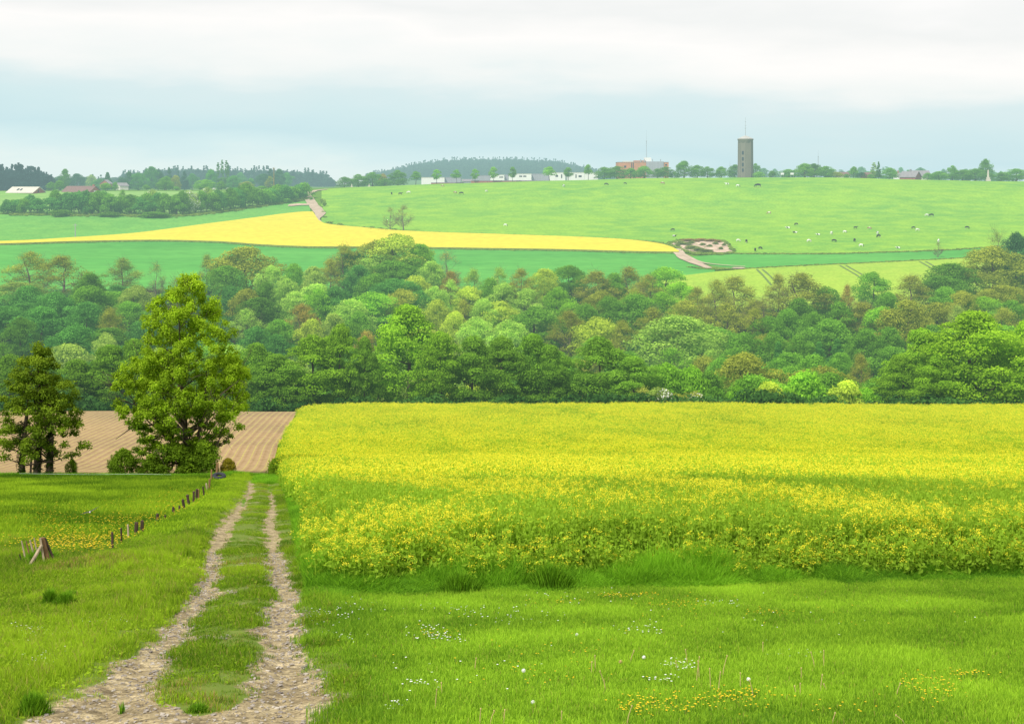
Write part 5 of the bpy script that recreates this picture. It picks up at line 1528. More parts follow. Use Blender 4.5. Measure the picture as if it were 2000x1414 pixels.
def mast(u, vt, vb, Y, label, r0=.35, ladder=True):
    X, _, z = base_at(u, Y); z = min(z, vz(vb, Y)); H = vz(vt, Y) - z
    t = thing('radio_mast', label, 'mast', (X, Y, z))
    b = MB()
    for a in (0, 2.09, 4.19):
        b.tube([(math.cos(a) * r0, math.sin(a) * r0, 0), (math.cos(a) * r0 * .55, math.sin(a) * r0 * .55, H * .8)], [.07, .05], 4)
    n = int(H / 1.5)
    for i in range(n):
        z0_, z1_ = i * H * .8 / n, (i + 1) * H * .8 / n; q0 = r0 * (1 - .45 * i / n)
        for a in (0, 2.09, 4.19):
            b.tube([(math.cos(a) * q0, math.sin(a) * q0, z0_), (math.cos(a + 2.09) * q0, math.sin(a + 2.09) * q0, z1_)], [.03, .03], 3, cap=False)
    bpart('lattice', b, [M['metal']], t)
    b = MB(); b.tube([(0, 0, H * .75), (0, 0, H)], [.08, .03], 5); bpart('antenna', b, [M['metal']], t)
    return t


mast(1262.5, 255, 340, 975, 'tall very thin mast rising behind the brick office block', .3)
mast(1598, 293, 345, 950, 'thin grey lattice mast right of the water tower', .38)
mast(1425.5, 316, 345, 960, 'short thin mast just left of the water tower', .2)


def pole(u, vt, vb, Y, label, arm=True, mat='palewood'):
    X, _, z = base_at(u, Y); H = vz(vt, Y) - z
    t = thing('utility_pole', label, 'pole', (X, Y, z))
    b = MB(); b.tube([(0, 0, -.4), (0, 0, H)], [.20, .13], 7); bpart('post', b, [M[mat]], t)
    if arm:
        b = MB(); b.box(-.9, .9, -.07, .07, H - .7, H - .55); bpart('crossarm', b, [M[mat]], t)
    return t


pole(535, 327, 367, 855, 'tall pale utility pole before the dark skyline trees')
Yp = float(Yat(147, 466)); pole(147, 437, 466, Yp, 'slim grey utility pole in the left green meadow', mat='metal')
# farm buildings at left
def farmhouse(name, label, u0, u1, vr, ve, vb, Y, wall, roof, depth=9, skew=0, extra=None):
    x0, _ = XY(u0, Y); x1, _ = XY(u1, Y)
    zb = vz(vb, Y) - 1.0; he = vz(ve, Y) - zb; hr = vz(vr, Y) - zb
    t = thing(name, label, 'house', ((x0 + x1) / 2, Y + depth / 2, zb), rz=RAD(skew))
    w = (x1 - x0) / 2
    b = MB(); b.box(-w, w, -depth / 2, depth / 2, 0, he); bpart('wall', b, [wall], t)
    b = MB(); b.add([(-w, -depth / 2, he), (-w, depth / 2, he), (-w, 0, hr), (w, -depth / 2, he), (w, depth / 2, he), (w, 0, hr)], [(0, 2, 1), (3, 4, 5)]); bpart('gable', b, [wall], t)
    ov = .4; b = MB(); V = [(-w - ov, -depth / 2 - ov, he - .25), (w + ov, -depth / 2 - ov, he - .25), (w + ov, 0, hr + .03), (-w - ov, 0, hr + .03), (-w - ov, depth / 2 + ov, he - .25), (w + ov, depth / 2 + ov, he - .25)]
    V += [(x, y, z_ + .2) for x, y, z_ in V]
    b.add(V, [(6, 7, 8, 9), (9, 8, 11, 10), (0, 1, 7, 6), (5, 4, 10, 11), (0, 3, 2, 1), (3, 4, 5, 2), (1, 2, 8, 7), (2, 5, 11, 8), (3, 0, 6, 9), (4, 3, 9, 10)])
    bpart('roof', b, [roof], t)
    return t, w, he, hr, depth


t_, w, he, hr, dp = farmhouse('farmhouse', 'brick farmhouse with pale sheet roof and skylights at the left edge', 12, 78, 366, 376.5, 382, 815, M['brick'], M['slate'], 10, -24)
for x in (-3.0, -.8):
    b = MB(); yy0 = -dp / 2 * .55; zz0 = he + (hr - he) * .45
    b.add([(x - .6, yy0 - .75, zz0 - .42), (x + .6, yy0 - .75, zz0 - .42), (x + .6, yy0 + .75, zz0 + .62), (x - .6, yy0 + .75, zz0 + .62)], [(0, 1, 2, 3)]); V = b.V[0]; V[:, 2] += .28; bpart('skylight', b, [M['glass']], t_)
for x in (-6, -3.2, -.4, 2.4, 5.2):
    b = MB(); b.box(x - .7, x + .7, -dp / 2 - .06, -dp / 2 + .1, .9, he - .5); bpart('window', b, [M['glass']], t_)
b = MB(); b.box(w - .05, w + .07, -1.2, -.2, 2.6, 3.8); bpart('window', b, [M['glass']], t_)
t_, w, he, hr, dp = farmhouse('barn', 'long low barn with brown roof and brick gable', 122, 186, 364.5, 375, 378.5, 822, M['brick'], M['tile'], 10, -20)
b = MB(); b.box(w - .05, w + .08, -1.3, 1.3, 0, 2.6); bpart('door', b, [M['white']], t_)
b = MB(); b.box(w - 1.4, w - .6, -.5, .5, hr - .8, hr + 1.1); bpart('chimney', b, [M['brick']], t_)
t_, w, he, hr, dp = farmhouse('house', 'small pale-gabled house half hidden by left skyline trees', 226, 243, 358, 363, 368, 900, M['cream'], M['greyroof'], 8, 35)
t_, w, he, hr, dp = farmhouse('house', 'tiny red-gabled house left of the pale-gabled one', 200, 208, 352, 359, 364, 960, M['brick'], M['greyroof'], 8, 60)
t_, w, he, hr, dp = farmhouse('shed', 'long low greenish shed beside the brown-roofed barn', 92, 118, 376.5, 378.5, 380.5, 830, M['cream'], M['greyroof'], 5, 0)
# houses on the right
Rr = 895
t_, w, he, hr, dp = farmhouse('house', 'house with reddish roof right of the thin mast', 1642, 1658, 337, 342, 348, Rr, M['cream'], M['tile'], 9, 12)
t_, w, he, hr, dp = farmhouse('house', 'small brick house left of the dark cone tree', 1691, 1702, 337.5, 343, 349, Rr, M['brick'], M['tile'], 8, 20)
t_, w, he, hr, dp = farmhouse('house', 'white-walled house with dark roof at the left of the grey-roofed houses', 1749, 1772, 338.5, 344, 350, Rr, M['white'], M['greyroof'], 9, -15)
b = MB(); b.box(-1.2, -.4, -.4, .4, hr - .5, hr + 1.5); bpart('chimney', b, [M['brick']], t_)
t_, w, he, hr, dp = farmhouse('house', 'large house with long sloping grey roof in the right village', 1768, 1799, 335.5, 346, 350, Rr - 6, M['brick'], M['greyroof'], 12, -32)
b = MB(); b.box(-.5, .5, -.5, .5, hr - .4, hr + 1.4); bpart('chimney', b, [M['greyroof']], t_)
t_, w, he, hr, dp = farmhouse('house', 'wide grey-roofed house behind the right village hedge', 1785, 1818, 334, 344, 350, Rr + 22, M['cream'], M['greyroof'], 11, 0)
b = MB(); b.box(1.2, 3.2, -dp / 2 - .1, -dp / 2 + 2.2, he - .4, he + 1.3); bpart('dormer', b, [M['white']], t_)
# goal-like white boards
for u_, lab in ((1528, 'left one of two white boards on posts right of the water tower'), (1547, 'right one of two white boards on posts right of the water tower')):
    X, Y, z = base_at(u_, 872)
    z = vz(346, 872)
    t_ = thing('white_board', lab, 'board', (X, Y, z), 'white boards on the ridge')
    b = MB(); b.box(-.95, .95, -.05, .05, 1.25, 2.35); bpart('panel', b, [M['white']], t_)
    for sx_ in (-.8, .8):
        b = MB(); b.tube([(sx_, .08, -.6), (sx_, .08, 1.9)], [.06, .06], 5); bpart('leg', b, [M['metal']], t_)
# monument
X, Y, z = base_at(1930, 868); z = vz(353.5, 868)
t_ = thing('stone_monument', 'pale stone monument with a tapering shaft at the right end of the ridge', 'monument', (X, Y, z))
b = MB(); b.box(-1.15, 1.15, -1, 1, -.5, .8); b.box(-.85, .85, -.8, .8, .8, 2.0); bpart('plinth', b, [M['stone']], t_)
b = MB(); b.lathe([(.62, 2.0), (.5, 4.2), (.42, 5.6), (.2, 6.1), (.02, 6.3)], 8); bpart('shaft', b, [M['stone']], t_)
for u_, v_, lab in ((687, 366, 'left small pale stone marker on the ridge at its left end'), (721, 365, 'right small pale stone marker on the ridge at its left end')):
    X, Y, z = base_at(u_, 852)
    t_ = thing('stone_marker', lab, 'marker', (X, Y, z))
    b = MB(); b.box(-.6, .6, -.4, .4, -.3, .5); bpart('base', b, [M['stone']], t_)
    b = MB(); b.lathe([(.25, .5), (.2, 1.4), (.02, 1.8)], 6); bpart('shaft', b, [M['stone']], t_)

# ------------------------------------------------------------------ cows
def cow_mesh(name, grazing, mats, patch, lying=False):
    """one continuous body grown with a skin over a skeleton"""
    V = []; E = []; R = []

    def v(x, y, z, r, p=None):
        V.append((x, y, z)); R.append(r)
        if p is not None: E.append((p, len(V) - 1))
        return len(V) - 1
    hip = v(-.72, 0, 1.12, .33)
    b1 = v(-.30, 0, 1.06, .38, hip); b2 = v(.18, 0, 1.05, .38, b1); sh = v(.60, 0, 1.12, .31, b2)
    nk = v(.88, 0, 1.16 if not grazing else 1.0, .18, sh)
    if grazing:
        n2 = v(1.08, 0, .66, .14, nk); hd = v(1.20, 0, .34, .13, n2); mz = v(1.32, 0, .14, .09, hd)
    else:
        n2 = v(1.08, 0, 1.34, .14, nk); hd = v(1.28, 0, 1.38, .13, n2); mz = v(1.52, 0, 1.24, .09, hd)
    for s in (-1, 1):
        v(hd and V[hd][0] - .06, s * .22, V[hd][2] + .08, .045, hd)       # ears
    for s in (-1, 1):
        if lying:
            a = v(-.70, s * .30, .85, .18, hip); k_ = v(-.45, s * .42, .66, .11, a); v(-.72, s * .46, .60, .06, k_)
            a = v(.58, s * .24, .85, .13, sh); k_ = v(.80, s * .28, .62, .08, a); v(.62, s * .30, .58, .05, k_)
        else:
            a = v(-.78, s * .20, .80, .16, hip); k_ = v(-.90, s * .20, .48, .075, a); f_ = v(-.82, s * .20, .10, .05, k_); v(-.78, s * .2, .0, .06, f_)
            a = v(.60, s * .19, .78, .12, sh); k_ = v(.62, s * .19, .42, .065, a); f_ = v(.60, s * .19, .10, .05, k_); v(.62, s * .19, 0, .055, f_)
    tl = v(-1.05, 0, 1.15, .05, hip); v(-1.10, 0, .62, .03, tl)
    me = bpy.data.meshes.new(name + '_cage'); me.from_pydata(V, E, [])
    o = bpy.data.objects.new(name + '_cage', me); COL.objects.link(o)
    md = o.modifiers.new('skin', 'SKIN'); o.modifiers.new('sub', 'SUBSURF').levels = 1
    sv = me.skin_vertices[0].data
    for i, rr in enumerate(R):
        sv[i].radius = (rr, rr)
    sv[0].use_root = True
    dg = bpy.context.evaluated_depsgraph_get(); ev = o.evaluated_get(dg)
    m2 = bpy.data.meshes.new_from_object(ev); m2.name = name
    bpy.data.objects.remove(o)
    if lying:
        for vt in m2.vertices: vt.co.z -= .55
    m2.materials.clear()
    for q in mats: m2.materials.append(q)
    for p in m2.polygons:
        c_ = p.center
        p.material_index = int(vnoise(c_.x * 1.9 + patch * 7.7, c_.z * 1.8 + c_.y * 1.2 + patch, 8) > (.5 if patch else 2))
        p.use_smooth = True
    return m2


BW = [M['black'], M['white']]; WB = [M['white'], M['black']]; BR = [M['cream'], M['brick']]
COWM = {('bw', 0): cow_mesh('cow_black_white', True, BW, 1), ('bw', 1): cow_mesh('cow_black_white_up', False, BW, 2), ('wb', 0): cow_mesh('cow_white_black', True, WB, 3), ('w', 0): cow_mesh('cow_white', True, [M['white'], M['cream']], 4), ('b', 0): cow_mesh('cow_black', True, [M['black']], 0),
        ('br', 0): cow_mesh('cow_pale_red', True, BR, 5), ('bw', 2): cow_mesh('cow_lying_black_white', False, BW, 6, True), ('wb', 2): cow_mesh('cow_lying_white_black', False, WB, 7, True), ('b', 1): cow_mesh('cow_black_up', False, [M['black']], 0)}
CW = {'bw': 'black-and-white', 'wb': 'white cow with black patches', 'w': 'white', 'b': 'black', 'br': 'pale reddish'}
COWS = [ # u, v feet, length px, colour, pose, facing degrees, label
 (765, 381, 6, 'b', 0, 90, 'black cow seen from behind, leftmost cow on the ridge pasture'), (782, 382, 9, 'b', 1, 0, 'black cow standing second from the left under the dark ridge trees'), (798, 379, 9, 'w', 0, 180, 'white cow grazing right of the two leftmost black cows'),
 (864, 366, 7, 'br', 0, 0, 'pale cow on the crest below the leftmost white block'), (889, 379, 8, 'br', 0, 30, 'pale reddish cow left of a black cow below the grey sheds'), (901, 381, 10, 'bw', 0, 180, 'black-and-white cow grazing beside a pale reddish cow below the grey sheds'), (950, 376, 7, 'w', 0, 40, 'white cow alone below the ribbed grey shed'),
 (987, 443, 9, 'wb', 0, 0, 'lone black-and-white cow in mid pasture above the yellow strip'), (1101, 366, 7, 'wb', 0, 60, 'white-and-black cow below the rightmost white blocks'), (1184, 363, 9, 'b', 2 and 0, 0, 'dark cow grazing below the bushes left of the brick block'), (1221, 361, 6, 'bw', 0, 20, 'black-and-white cow below the left side of the brick block'), (1294, 361, 9, 'br', 0, 0, 'pale reddish cow below the right end of the brick block'),
 (1420, 363, 9, 'bw', 1, 180, 'dark-backed cow left of the water tower foot'), (1441, 366, 9, 'wb', 0, 0, 'white-and-black cow directly below the water tower'), (1480, 367, 16, 'bw', 0, 180, 'large black cow with white rump right of the water tower foot'),
 (1502, 419, 9, 'br', 0, 160, 'pale reddish cow high in the pasture below the water tower'), (1314, 452, 9, 'bw', 0, 180, 'upper one of two cows just above the brown bank'), (1317, 463, 9, 'wb', 2, 0, 'lower one of two cows just above the brown bank'),
 (1442, 473, 8, 'w', 0, 0, 'white cow right of the brown bank'), (1458, 475, 6, 'bw', 0, 70, 'small dark cow right of the white cow near the brown bank'), (1475, 492, 5, 'b', 0, 80, 'small black calf-sized cow at the pasture bottom, left of a black cow'), (1485, 488, 8, 'b', 0, 30, 'black cow at the pasture bottom near the wheat strip'),
 (1539, 447, 10, 'bw', 2, 180, 'black-and-white cow lying left of two grazing ones in mid pasture'), (1555, 441, 9, 'bw', 0, 200, 'topmost of three cows close together in mid pasture'), (1553, 456, 10, 'wb', 2, 180, 'lowest of three cows close together in mid pasture'), (1598, 460, 9, 'bw', 2, 180, 'dark cow lying left of a pale cow below the thin mast'),
 (1580, 474, 11, 'w', 0, 20, 'whitish cow low in the pasture below the thin mast'), (1624, 459, 7, 'w', 0, 60, 'pale cow standing straight above a black cow'), (1629, 474, 11, 'b', 0, 0, 'black cow grazing straight below a pale cow'), (1650, 456, 9, 'wb', 0, 0, 'white-and-black cow between pale cow and lying black one'), (1671, 448, 8, 'b', 1, 0, 'black cow highest in the middle group of the herd'),
 (1669, 473, 5, 'b', 0, 90, 'small black cow seen end-on just above a white-and-black cow'), (1682, 483, 11, 'wb', 0, 0, 'white-and-black cow lowest in the middle of the herd'), (1698, 449, 8, 'br', 2, 0, 'pale reddish cow lying right of the highest black cow'), (1714, 459, 8, 'wb', 0, 60, 'white cow with dark hindquarters above its neighbour'), (1716, 465, 7, 'bw', 0, 120, 'black-and-white cow right under a white cow'),
 (1754, 486, 9, 'bw', 2, 180, 'cow lying alone low in the pasture below the grey-roofed houses'), (1784, 448, 8, 'b', 2 and 0, 180, 'black cow directly left of a whitish cow at right'), (1792, 452, 8, 'w', 0, 0, 'whitish cow directly right of a black cow at right'), (1810, 423, 7, 'w', 0, 180, 'white cow touching a bigger black-and-white cow high at right'), (1819, 424, 11, 'bw', 0, 180, 'bigger black-and-white cow high in the right pasture'),
 (1889, 448, 10, 'bw', 0, 0, 'black-and-white cow farthest right in the pasture'), (1833, 475, 6, 'bw', 1, 70, 'dark cow seen end-on above the bare sapling')]
for (u, v, L, colr, pose, face, lab) in COWS:
    key = (colr, pose) if (colr, pose) in COWM else (colr, 0)
    hi_ = 846.0
    X, Y, z = ground(u, v, 430., hi_)
    s = np.clip(L * Y / F / 2.5, .75, 1.45) if abs(math.cos(RAD(face))) > .6 else .95
    o_ = bpy.data.objects.new('cow', COWM[key]); COL.objects.link(o_)
    o_.location = (X, Y, z + .12); o_.rotation_euler = (0, 0, RAD(face)); o_.scale = (s, s, s)
    o_['label'] = lab; o_['category'] = 'cow'; o_['group'] = 'cows grazing on the ridge pasture'
for (u, v, lab) in ((418, 370.5, 'left pale animal beside the round bush on the left plateau'), (445, 370.8, 'right pale animal beside the round bush on the left plateau'), (472, 369.5, 'pale animal before the olive bush on the left plateau')):
    X, Y, z = base_at(u, 838)
    o_ = bpy.data.objects.new('cow', COWM[('w', 0)]); COL.objects.link(o_); o_.location = (X, Y, z + .15); o_.rotation_euler = (0, 0, RAD(random.choice([0, 180, 30]))); o_.scale = (.8, .8, .8)
    o_['label'] = lab; o_['category'] = 'cow'; o_['group'] = 'pale cows on the left plateau'

# ------------------------------------------------------------------ fence posts, stakes, tyre, bird, stalks
POSTS = [ # u, top row, foot row, width m, colour, words
 (220, 1039, 1072, .085, 'post', 'slim dark fence post nearest the camera'), (237, 1031, 1059, .07, 'post', 'slim dark fence post, second from the near end'), (251, 1024, 1050, .075, 'palewood', 'only pale bleached fence post of the row'), (265.5, 1019, 1047, .15, 'post', 'left one of two thick dark fence posts standing close together'), (277, 1016, 1042, .14, 'post', 'right one of two thick dark fence posts standing close together'),
 (307.6, 1003, 1019, .13, 'post', 'dark fence post alone in the gap after the thick pair'), (323, 1006, 1014, .10, 'post', 'short broken stump of a fence post'), (339, 990, 1005, .13, 'post', 'dark post just beyond the short stump'), (350, 987, 1000, .10, 'post', 'thin short fence post before the dense part of the row'), (360, 975, 997, .14, 'post', 'leaning dark post at the start of the dense part'),
 (369, 968, 988, .15, 'post', 'stout post between the leaning one and the knobbed one'), (378, 961, 982, .12, 'post', 'post with a knobbed top left of a tall pair'), (383.5, 955, 980, .15, 'post', 'left one of the tall pair in the dense part'), (387.5, 955, 977, .12, 'brownwood', 'right brownish one of the tall pair in the dense part'), (399, 950, 970, .10, 'post', 'single thin leaning post near the far end'),
 (405, 944, 960, .12, 'palewood', 'pale leaning post in the far cluster'), (408.5, 935, 957, .14, 'brownwood', 'brown post in the far cluster'), (413, 917, 938, .15, 'brownwood', 'tall brown post before the leafy shrub'), (423.5, 903, 934, .22, 'brownwood', 'tallest thick post beside the dark tyre')]
rp = random.Random(4)
for i, (u, vt, vb, wd, mt, lab) in enumerate(POSTS):
    Y = 8700.0 / (vb + (5 if vb > 980 else 3) - 850); Y = min(Y, 103)
    X = (u - 1000) / F * Y; z = float(Z(X, Y)); H = vz(vt, Y) - z
    lx = rp.uniform(-.05, .05) * H; 
    if 'leaning' in lab: lx = -.12 * H
    b = MB(); k_ = 8; rr = wd * .38
    b.tube([(0, 0, -.35), (lx * .4, 0, H * .5), (lx, 0, H - rr * .5), (lx, rp.uniform(-.01, .01), H)], [rr * 1.05, rr, rr * .95, rr * .7], k_)
    if 'knobbed' in lab: b.blob((lx, 0, H), (rr * 1.3, rr * 1.3, rr), 7, 5)
    b.mesh
    me = b.mesh('fence_post', [M[mt]], False)
    o_ = obj('fence_post', me, None, label=lab, category='fence post', group='fence posts along the paddock edge'); o_.location = (X, Y, z)

# wire between the posts
def Pw(u, v, Y): return np.array([(u - 1000) / F * Y, Y, vz(v, Y)])
b = MB(); P_ = []
for u, v in ((38, 924.5), (100, 925.5), (180, 926.5), (260, 925.5), (335, 926.5)):
    P_.append(Pw(u, v, 103.5))
P_ = np.array(P_); b.tube(P_, np.full(len(P_), .013), 4)
o_ = obj('fence_tape', b.mesh('fence_tape', [M['wire']]), None, label='pale straight fence tape stretched across the end of the paddock', category='fence tape')

# brace assembly at the left edge
Yc = 33.4
def rail(nm, pts, r_, mat, parent, org, n=7):
    b = MB(); P_ = [np.array(p) - np.array(org) for p in pts]; b.tube(P_, r_, n); return obj(nm, b.mesh(nm, [M[mat]], False), parent)
org = Pw(92, 1118, Yc); org[2] = float(Z(org[0], Yc))
t_ = thing('braced_fence_post', 'thick leaning corner post with a pale brace and a dark brace at left edge', 'fence post', tuple(org))
rail('post', [Pw(96, 1122, Yc), Pw(90, 1085, Yc), Pw(81.5, 1050, Yc)], [.075, .07, .062], 'brownwood', t_, org)
rail('pale_facing', [Pw(90, 1120, Yc - .12), Pw(84, 1085, Yc - .12), Pw(78.5, 1050, Yc - .1)], [.028, .026, .024], 'palewood', t_, org, 5)
rail('brace', [Pw(51, 1117, Yc - .35), Pw(68, 1088, Yc - .25), Pw(82, 1064, Yc - .12)], [.036, .038, .036], 'palewood', t_, org)
rail('brace', [Pw(117, 1116, Yc + .1), Pw(101, 1083, Yc + .08), Pw(87, 1051, Yc + .05)], [.030, .030, .030], 'post', t_, org)
for (a, b_, r_, mat, lab) in [((42, 1056), (54, 1118), .022, 'palewood', 'leftmost pale leaning stake behind the braced corner post'), ((51, 1056), (64, 1112), .020, 'brownwood', 'reddish leaning stake between two pale ones'), ((58.5, 1054.5), (73, 1108), .026, 'palewood', 'thickest pale leaning stake behind the braced corner post'), ((66.5, 1050), (79, 1100), .018, 'palewood', 'thinnest pale stake closest to the corner post'), ((38, 1082), (47, 1116), .020, 'post', 'short dark stake at the far left edge'), ((80, 1049), (86, 1096), .016, 'post', 'thin dark stake hidden right behind the corner post')]:
    Ys = Yc + .9
    p0 = Pw(*b_, Ys); p1 = Pw(*a, Ys); p0[2] = float(Z(p0[0], Ys)) - .2
    b = MB(); b.tube([p0 - p0, (p1 - p0) * .5 + np.array([.012, 0, 0]), p1 - p0], [r_, r_ * .95, r_ * .7], 6)
    o_ = obj('fence_stake', b.mesh('fence_stake', [M[mat]]), None, label=lab, category='fence stake', group='leaning stakes by the corner post'); o_.location = p0

# tyre
X, Y, z = (428 - 1000) / F * 97, 97.0, 0; z = float(Z(X, Y)) + .28
b = MB(); n = 28; m_ = 10; R_, r_ = .30, .13
V = []
for i in range(n):
    for j in range(m_):
        a = i / n * 2 * math.pi; q = j / m_ * 2 * math.pi
        rad = R_ + r_ * math.cos(q) * (1.0 + (.06 if (i % 2 and abs(q) < 1) else 0)); V.append((rad * math.cos(a), rad * math.sin(a), .8 * r_ * math.sin(q)))
i_ = np.arange(n)[:, None]; j_ = np.arange(m_)[None, :]
f = np.stack([i_ * m_ + j_, ((i_ + 1) % n) * m_ + j_, ((i_ + 1) % n) * m_ + (j_ + 1) % m_, i_ * m_ + (j_ + 1) % m_], -1).reshape(-1, 4)
b.add(V, f); o_ = obj('tyre', b.mesh('tyre', [M['rubber']], True), None, label='black tyre lying in the grass beside the tallest post', category='tyre'); o_.location = (X, Y, z); o_.rotation_euler = (RAD(16), RAD(6), 0)

# bird flying low over the paddock: one body with two spread wings
Y = 42.0; p = Pw(175.5, 1000, Y)
b = MB(); b.blob((0, 0, 0), (.062, .020, .018), 8, 7, 1); b.blob((-.07, 0, .006), (.022, .016, .016), 7, 5, 0); b.add([(.06, -.012, 0), (.06, .012, 0), (.135, .03, .004), (.12, 0, .004), (.135, -.03, .004)], [(0, 1, 2, 3), (0, 3, 4)], 0)
for s, up in ((1, .62), (-1, -.15)):
    W_ = [(-.05, 0, .01), (.05, 0, .01), (.06, s * .09, .01 + up * .08), (.085, s * .22, .01 + up * .22), (-.0, s * .14, .012 + up * .13), (-.055, s * .06, .012 + up * .05)]
    b.add(W_, [(0, 1, 2, 5), (5, 2, 4), (2, 3, 4)], 0)
o_ = obj('bird', b.mesh('bird', [M['bird'], M['white']], True), None, label='small dark bird with white body flying low over the paddock', category='bird'); o_.location = p; o_.rotation_euler = (0, 0, RAD(-75)); o_.scale = (1.15,) * 3

# dry stalks and seed heads in the lawn
ST = [(1360, 1282, 1330, -6), (1366, 1290, 1322, 3), (1343, 1268, 1298, 4), (1410, 1280, 1322, -10), (1388, 1305, 1345, 2), (1403, 1312, 1350, -4), (1446, 1314, 1340, 0), (1472, 1328, 1358, 8), (1592, 1274, 1304, 8), (1609, 1271, 1300, 0), (1602, 1318, 1352, -4), (1617, 1336, 1352, 8), (1556, 1340, 1360, 4), (1563, 1335, 1362, 0), (1750, 1335, 1358, -8), (1224, 1380, 1412, -10), (1230, 1270, 1292, -8), (1322, 1290, 1310, 2), (927, 1286, 1308, -3), (850, 1350, 1386, -3), (863, 1336, 1358, 1), (937, 1388, 1414, -2), (957, 1392, 1414, -8), (984, 1390, 1412, -2), (1155, 1292, 1312, -1), (1163, 1280, 1308, 1), (1184, 1310, 1345, 12), (1625, 1392, 1412, -6), (1770, 1396, 1410, 20), (1097, 1392, 1410, 0), (1565, 1305, 1325, 0), (1490, 1255, 1275, 0)]
M['stalk'] = solid('dry_stalk', (.55, .42, .18), .8, .3, 9, False)
for i, (u, vt, vb, dx) in enumerate(ST):
    Y = 8700.0 / (vb + 6 - 850); X = (u - 1000) / F * Y; z = float(Z(X, Y)); H = (vb - vt + 6) * Y / F; d_ = dx * Y / F
    b = MB(); b.tube([(0, 0, -.02), (-d_ * .35, 0, H * .5), (-d_, 0, H)], [.0055, .0048, .0035], 4); b.blob((-d_, 0, H), (.009, .009, .014), 5, 4)
    o_ = obj('dry_stalk', b.mesh('dry_stalk', [M['stalk']]), None, label='thin straw-coloured dry flower stalk standing in the mown lawn', category='stalk', group='dry stalks standing in the lawn'); o_.location = (X, Y, z)
for i, (u, vt, vb, lab) in enumerate([(1022.5, 1309, 1335, 'tall white dandelion clock left of centre in the lawn'), (1257.5, 1283, 1290, 'round white dandelion clock above the straw stalks'), (1462, 1326, 1334, 'white dandelion clock left of the pair of stalks'), (1212, 1292, 1303, 'brownish seed head left of the white dandelion clocks'), (1041, 1371, 1378, 'white dandelion clock low in the lawn, left of centre'), (1127, 1239, 1246, 'small white dandelion clock near the daisies, upper lawn')]):
    Y = 8700.0 / (vb + 5 - 850); X = (u - 1000) / F * Y; z = float(Z(X, Y)); H = vz(vt, Y) - z
    t_ = thing('dandelion_clock', lab, 'dandelion', (X, Y, z))
    b = MB(); b.tube([(0, 0, -.02), (.004, 0, H * .5), (0, 0, H)], [.003, .003, .0025], 4); bpart('stem', b, [M['stem']], t_)
    r_ = np.random.default_rng(i); b = MB(); d_ = unit(120, r_); leaves(b, d_ * .021 + np.array([0, 0, H]), d_, .012, .5, 0, 1, r_); b.blob((0, 0, H), (.014,) * 3, 8, 6); bpart('seed_head', b, [M['daisy'] if i != 3 else M['stalk']], t_)

# tussocks
TU = [(97, 1184, .36, 26, 'dark upright grass tussock standing alone below the dead grass mound'), (126, 1190, .34, 42, 'wide dark grass tussock beside the upright one'), (1073, 1152, .62, 88, 'large dark grass hummock in the middle of the crop verge'), (1380 - 480, 1158, .5, 80, 'broad grass hummock left of the largest one on the crop verge'), (385, 1395, .14, 48, 'dark grass tuft where the track centre strip ends'), (65, 1400, .32, 60, 'dark grass clump at the bottom left corner beside the track'), (237, 1388, .2, 14, 'few upright grass blades in the left rut at the bottom'), (1790, 1126, .5, 90, 'dark leafy clump on the right part of the crop verge'), (1350, 1138, .36, 80, 'wide grass clump in the right half of the crop verge'), (140, 1168, .16, 30, 'small dark grass clump behind the wide tussock'), (300, 1160, .2, 40, 'low dark clump beside the left rut'), (80, 1106, .42, 80, 'dark weeds around the foot of the braced corner post')]
for i, (u, vb, h, wpx, lab) in enumerate(TU):
    Y = 8700.0 / (vb - 850); X = (u - 1000) / F * Y; z = float(Z(X, Y)); W_ = wpx * Y / F
    r_ = np.random.default_rng(700 + i); b = MB(); n = int(700 + 1500 * min(W_, 1.6)); h *= .8; 
    if i == 6: n = 40
    x = r_.normal(0, W_ / 4.2, n); y = r_.normal(0, W_ / 5 if i != 6 else .05, n); q = np.exp(-(x / (W_ / 2)) ** 2 * 1.2); hh_ = h * q * r_.uniform(.6, 1.15, n)
    a = r_.uniform(0, 6.28, n); l = .35 * hh_; ox = x * .5; 
    w0 = .006 if h < .3 else .009
    bx = np.cos(a + 1.57) * w0; by_ = np.sin(a + 1.57) * w0
    V = np.stack([np.stack([x - bx, y - by_, 0 * x - .05], -1), np.stack([x + bx, y + by_, 0 * x - .05], -1), np.stack([x + bx * .7 + np.cos(a) * l * .4 + ox * .2, y + by_ * .7 + np.sin(a) * l * .4, hh_ * .62], -1), np.stack([x - bx * .7 + np.cos(a) * l * .4 + ox * .2, y - by_ * .7 + np.sin(a) * l * .4, hh_ * .62], -1), np.stack([x + np.cos(a) * l + ox * .5, y + np.sin(a) * l, hh_], -1)], 1).reshape(-1, 3)
    i5 = np.arange(n)[:, None] * 5
    tt = r_.uniform(0, .75, n); tt = np.stack([tt * .3, tt * .3, tt, tt, tt * 1.2], 1).ravel()
    b.add(V, i5 + np.array([[0, 1, 2, 3]]), 0, tt); b.faces.append((i5 + np.array([[3, 2, 4]]), 0))
    o_ = obj('grass_tussock', b.mesh('grass_tussock', [M['tussock']]), None, label=lab, category='grass tussock'); o_.location = (X, Y, z)


# ------------------------------------------------------------------ camera, light, sky
cam = bpy.data.cameras.new('camera'); co = bpy.data.objects.new('camera', cam); COL.objects.link(co)
co.location = (0, 0, 0); co.rotation_euler = (RAD(90), 0, 0)
cam.sensor_width = 36; cam.lens = 54; cam.shift_y = -(707 - HV) / 2000
cam.clip_start = .5; cam.clip_end = 30000
S.camera = co

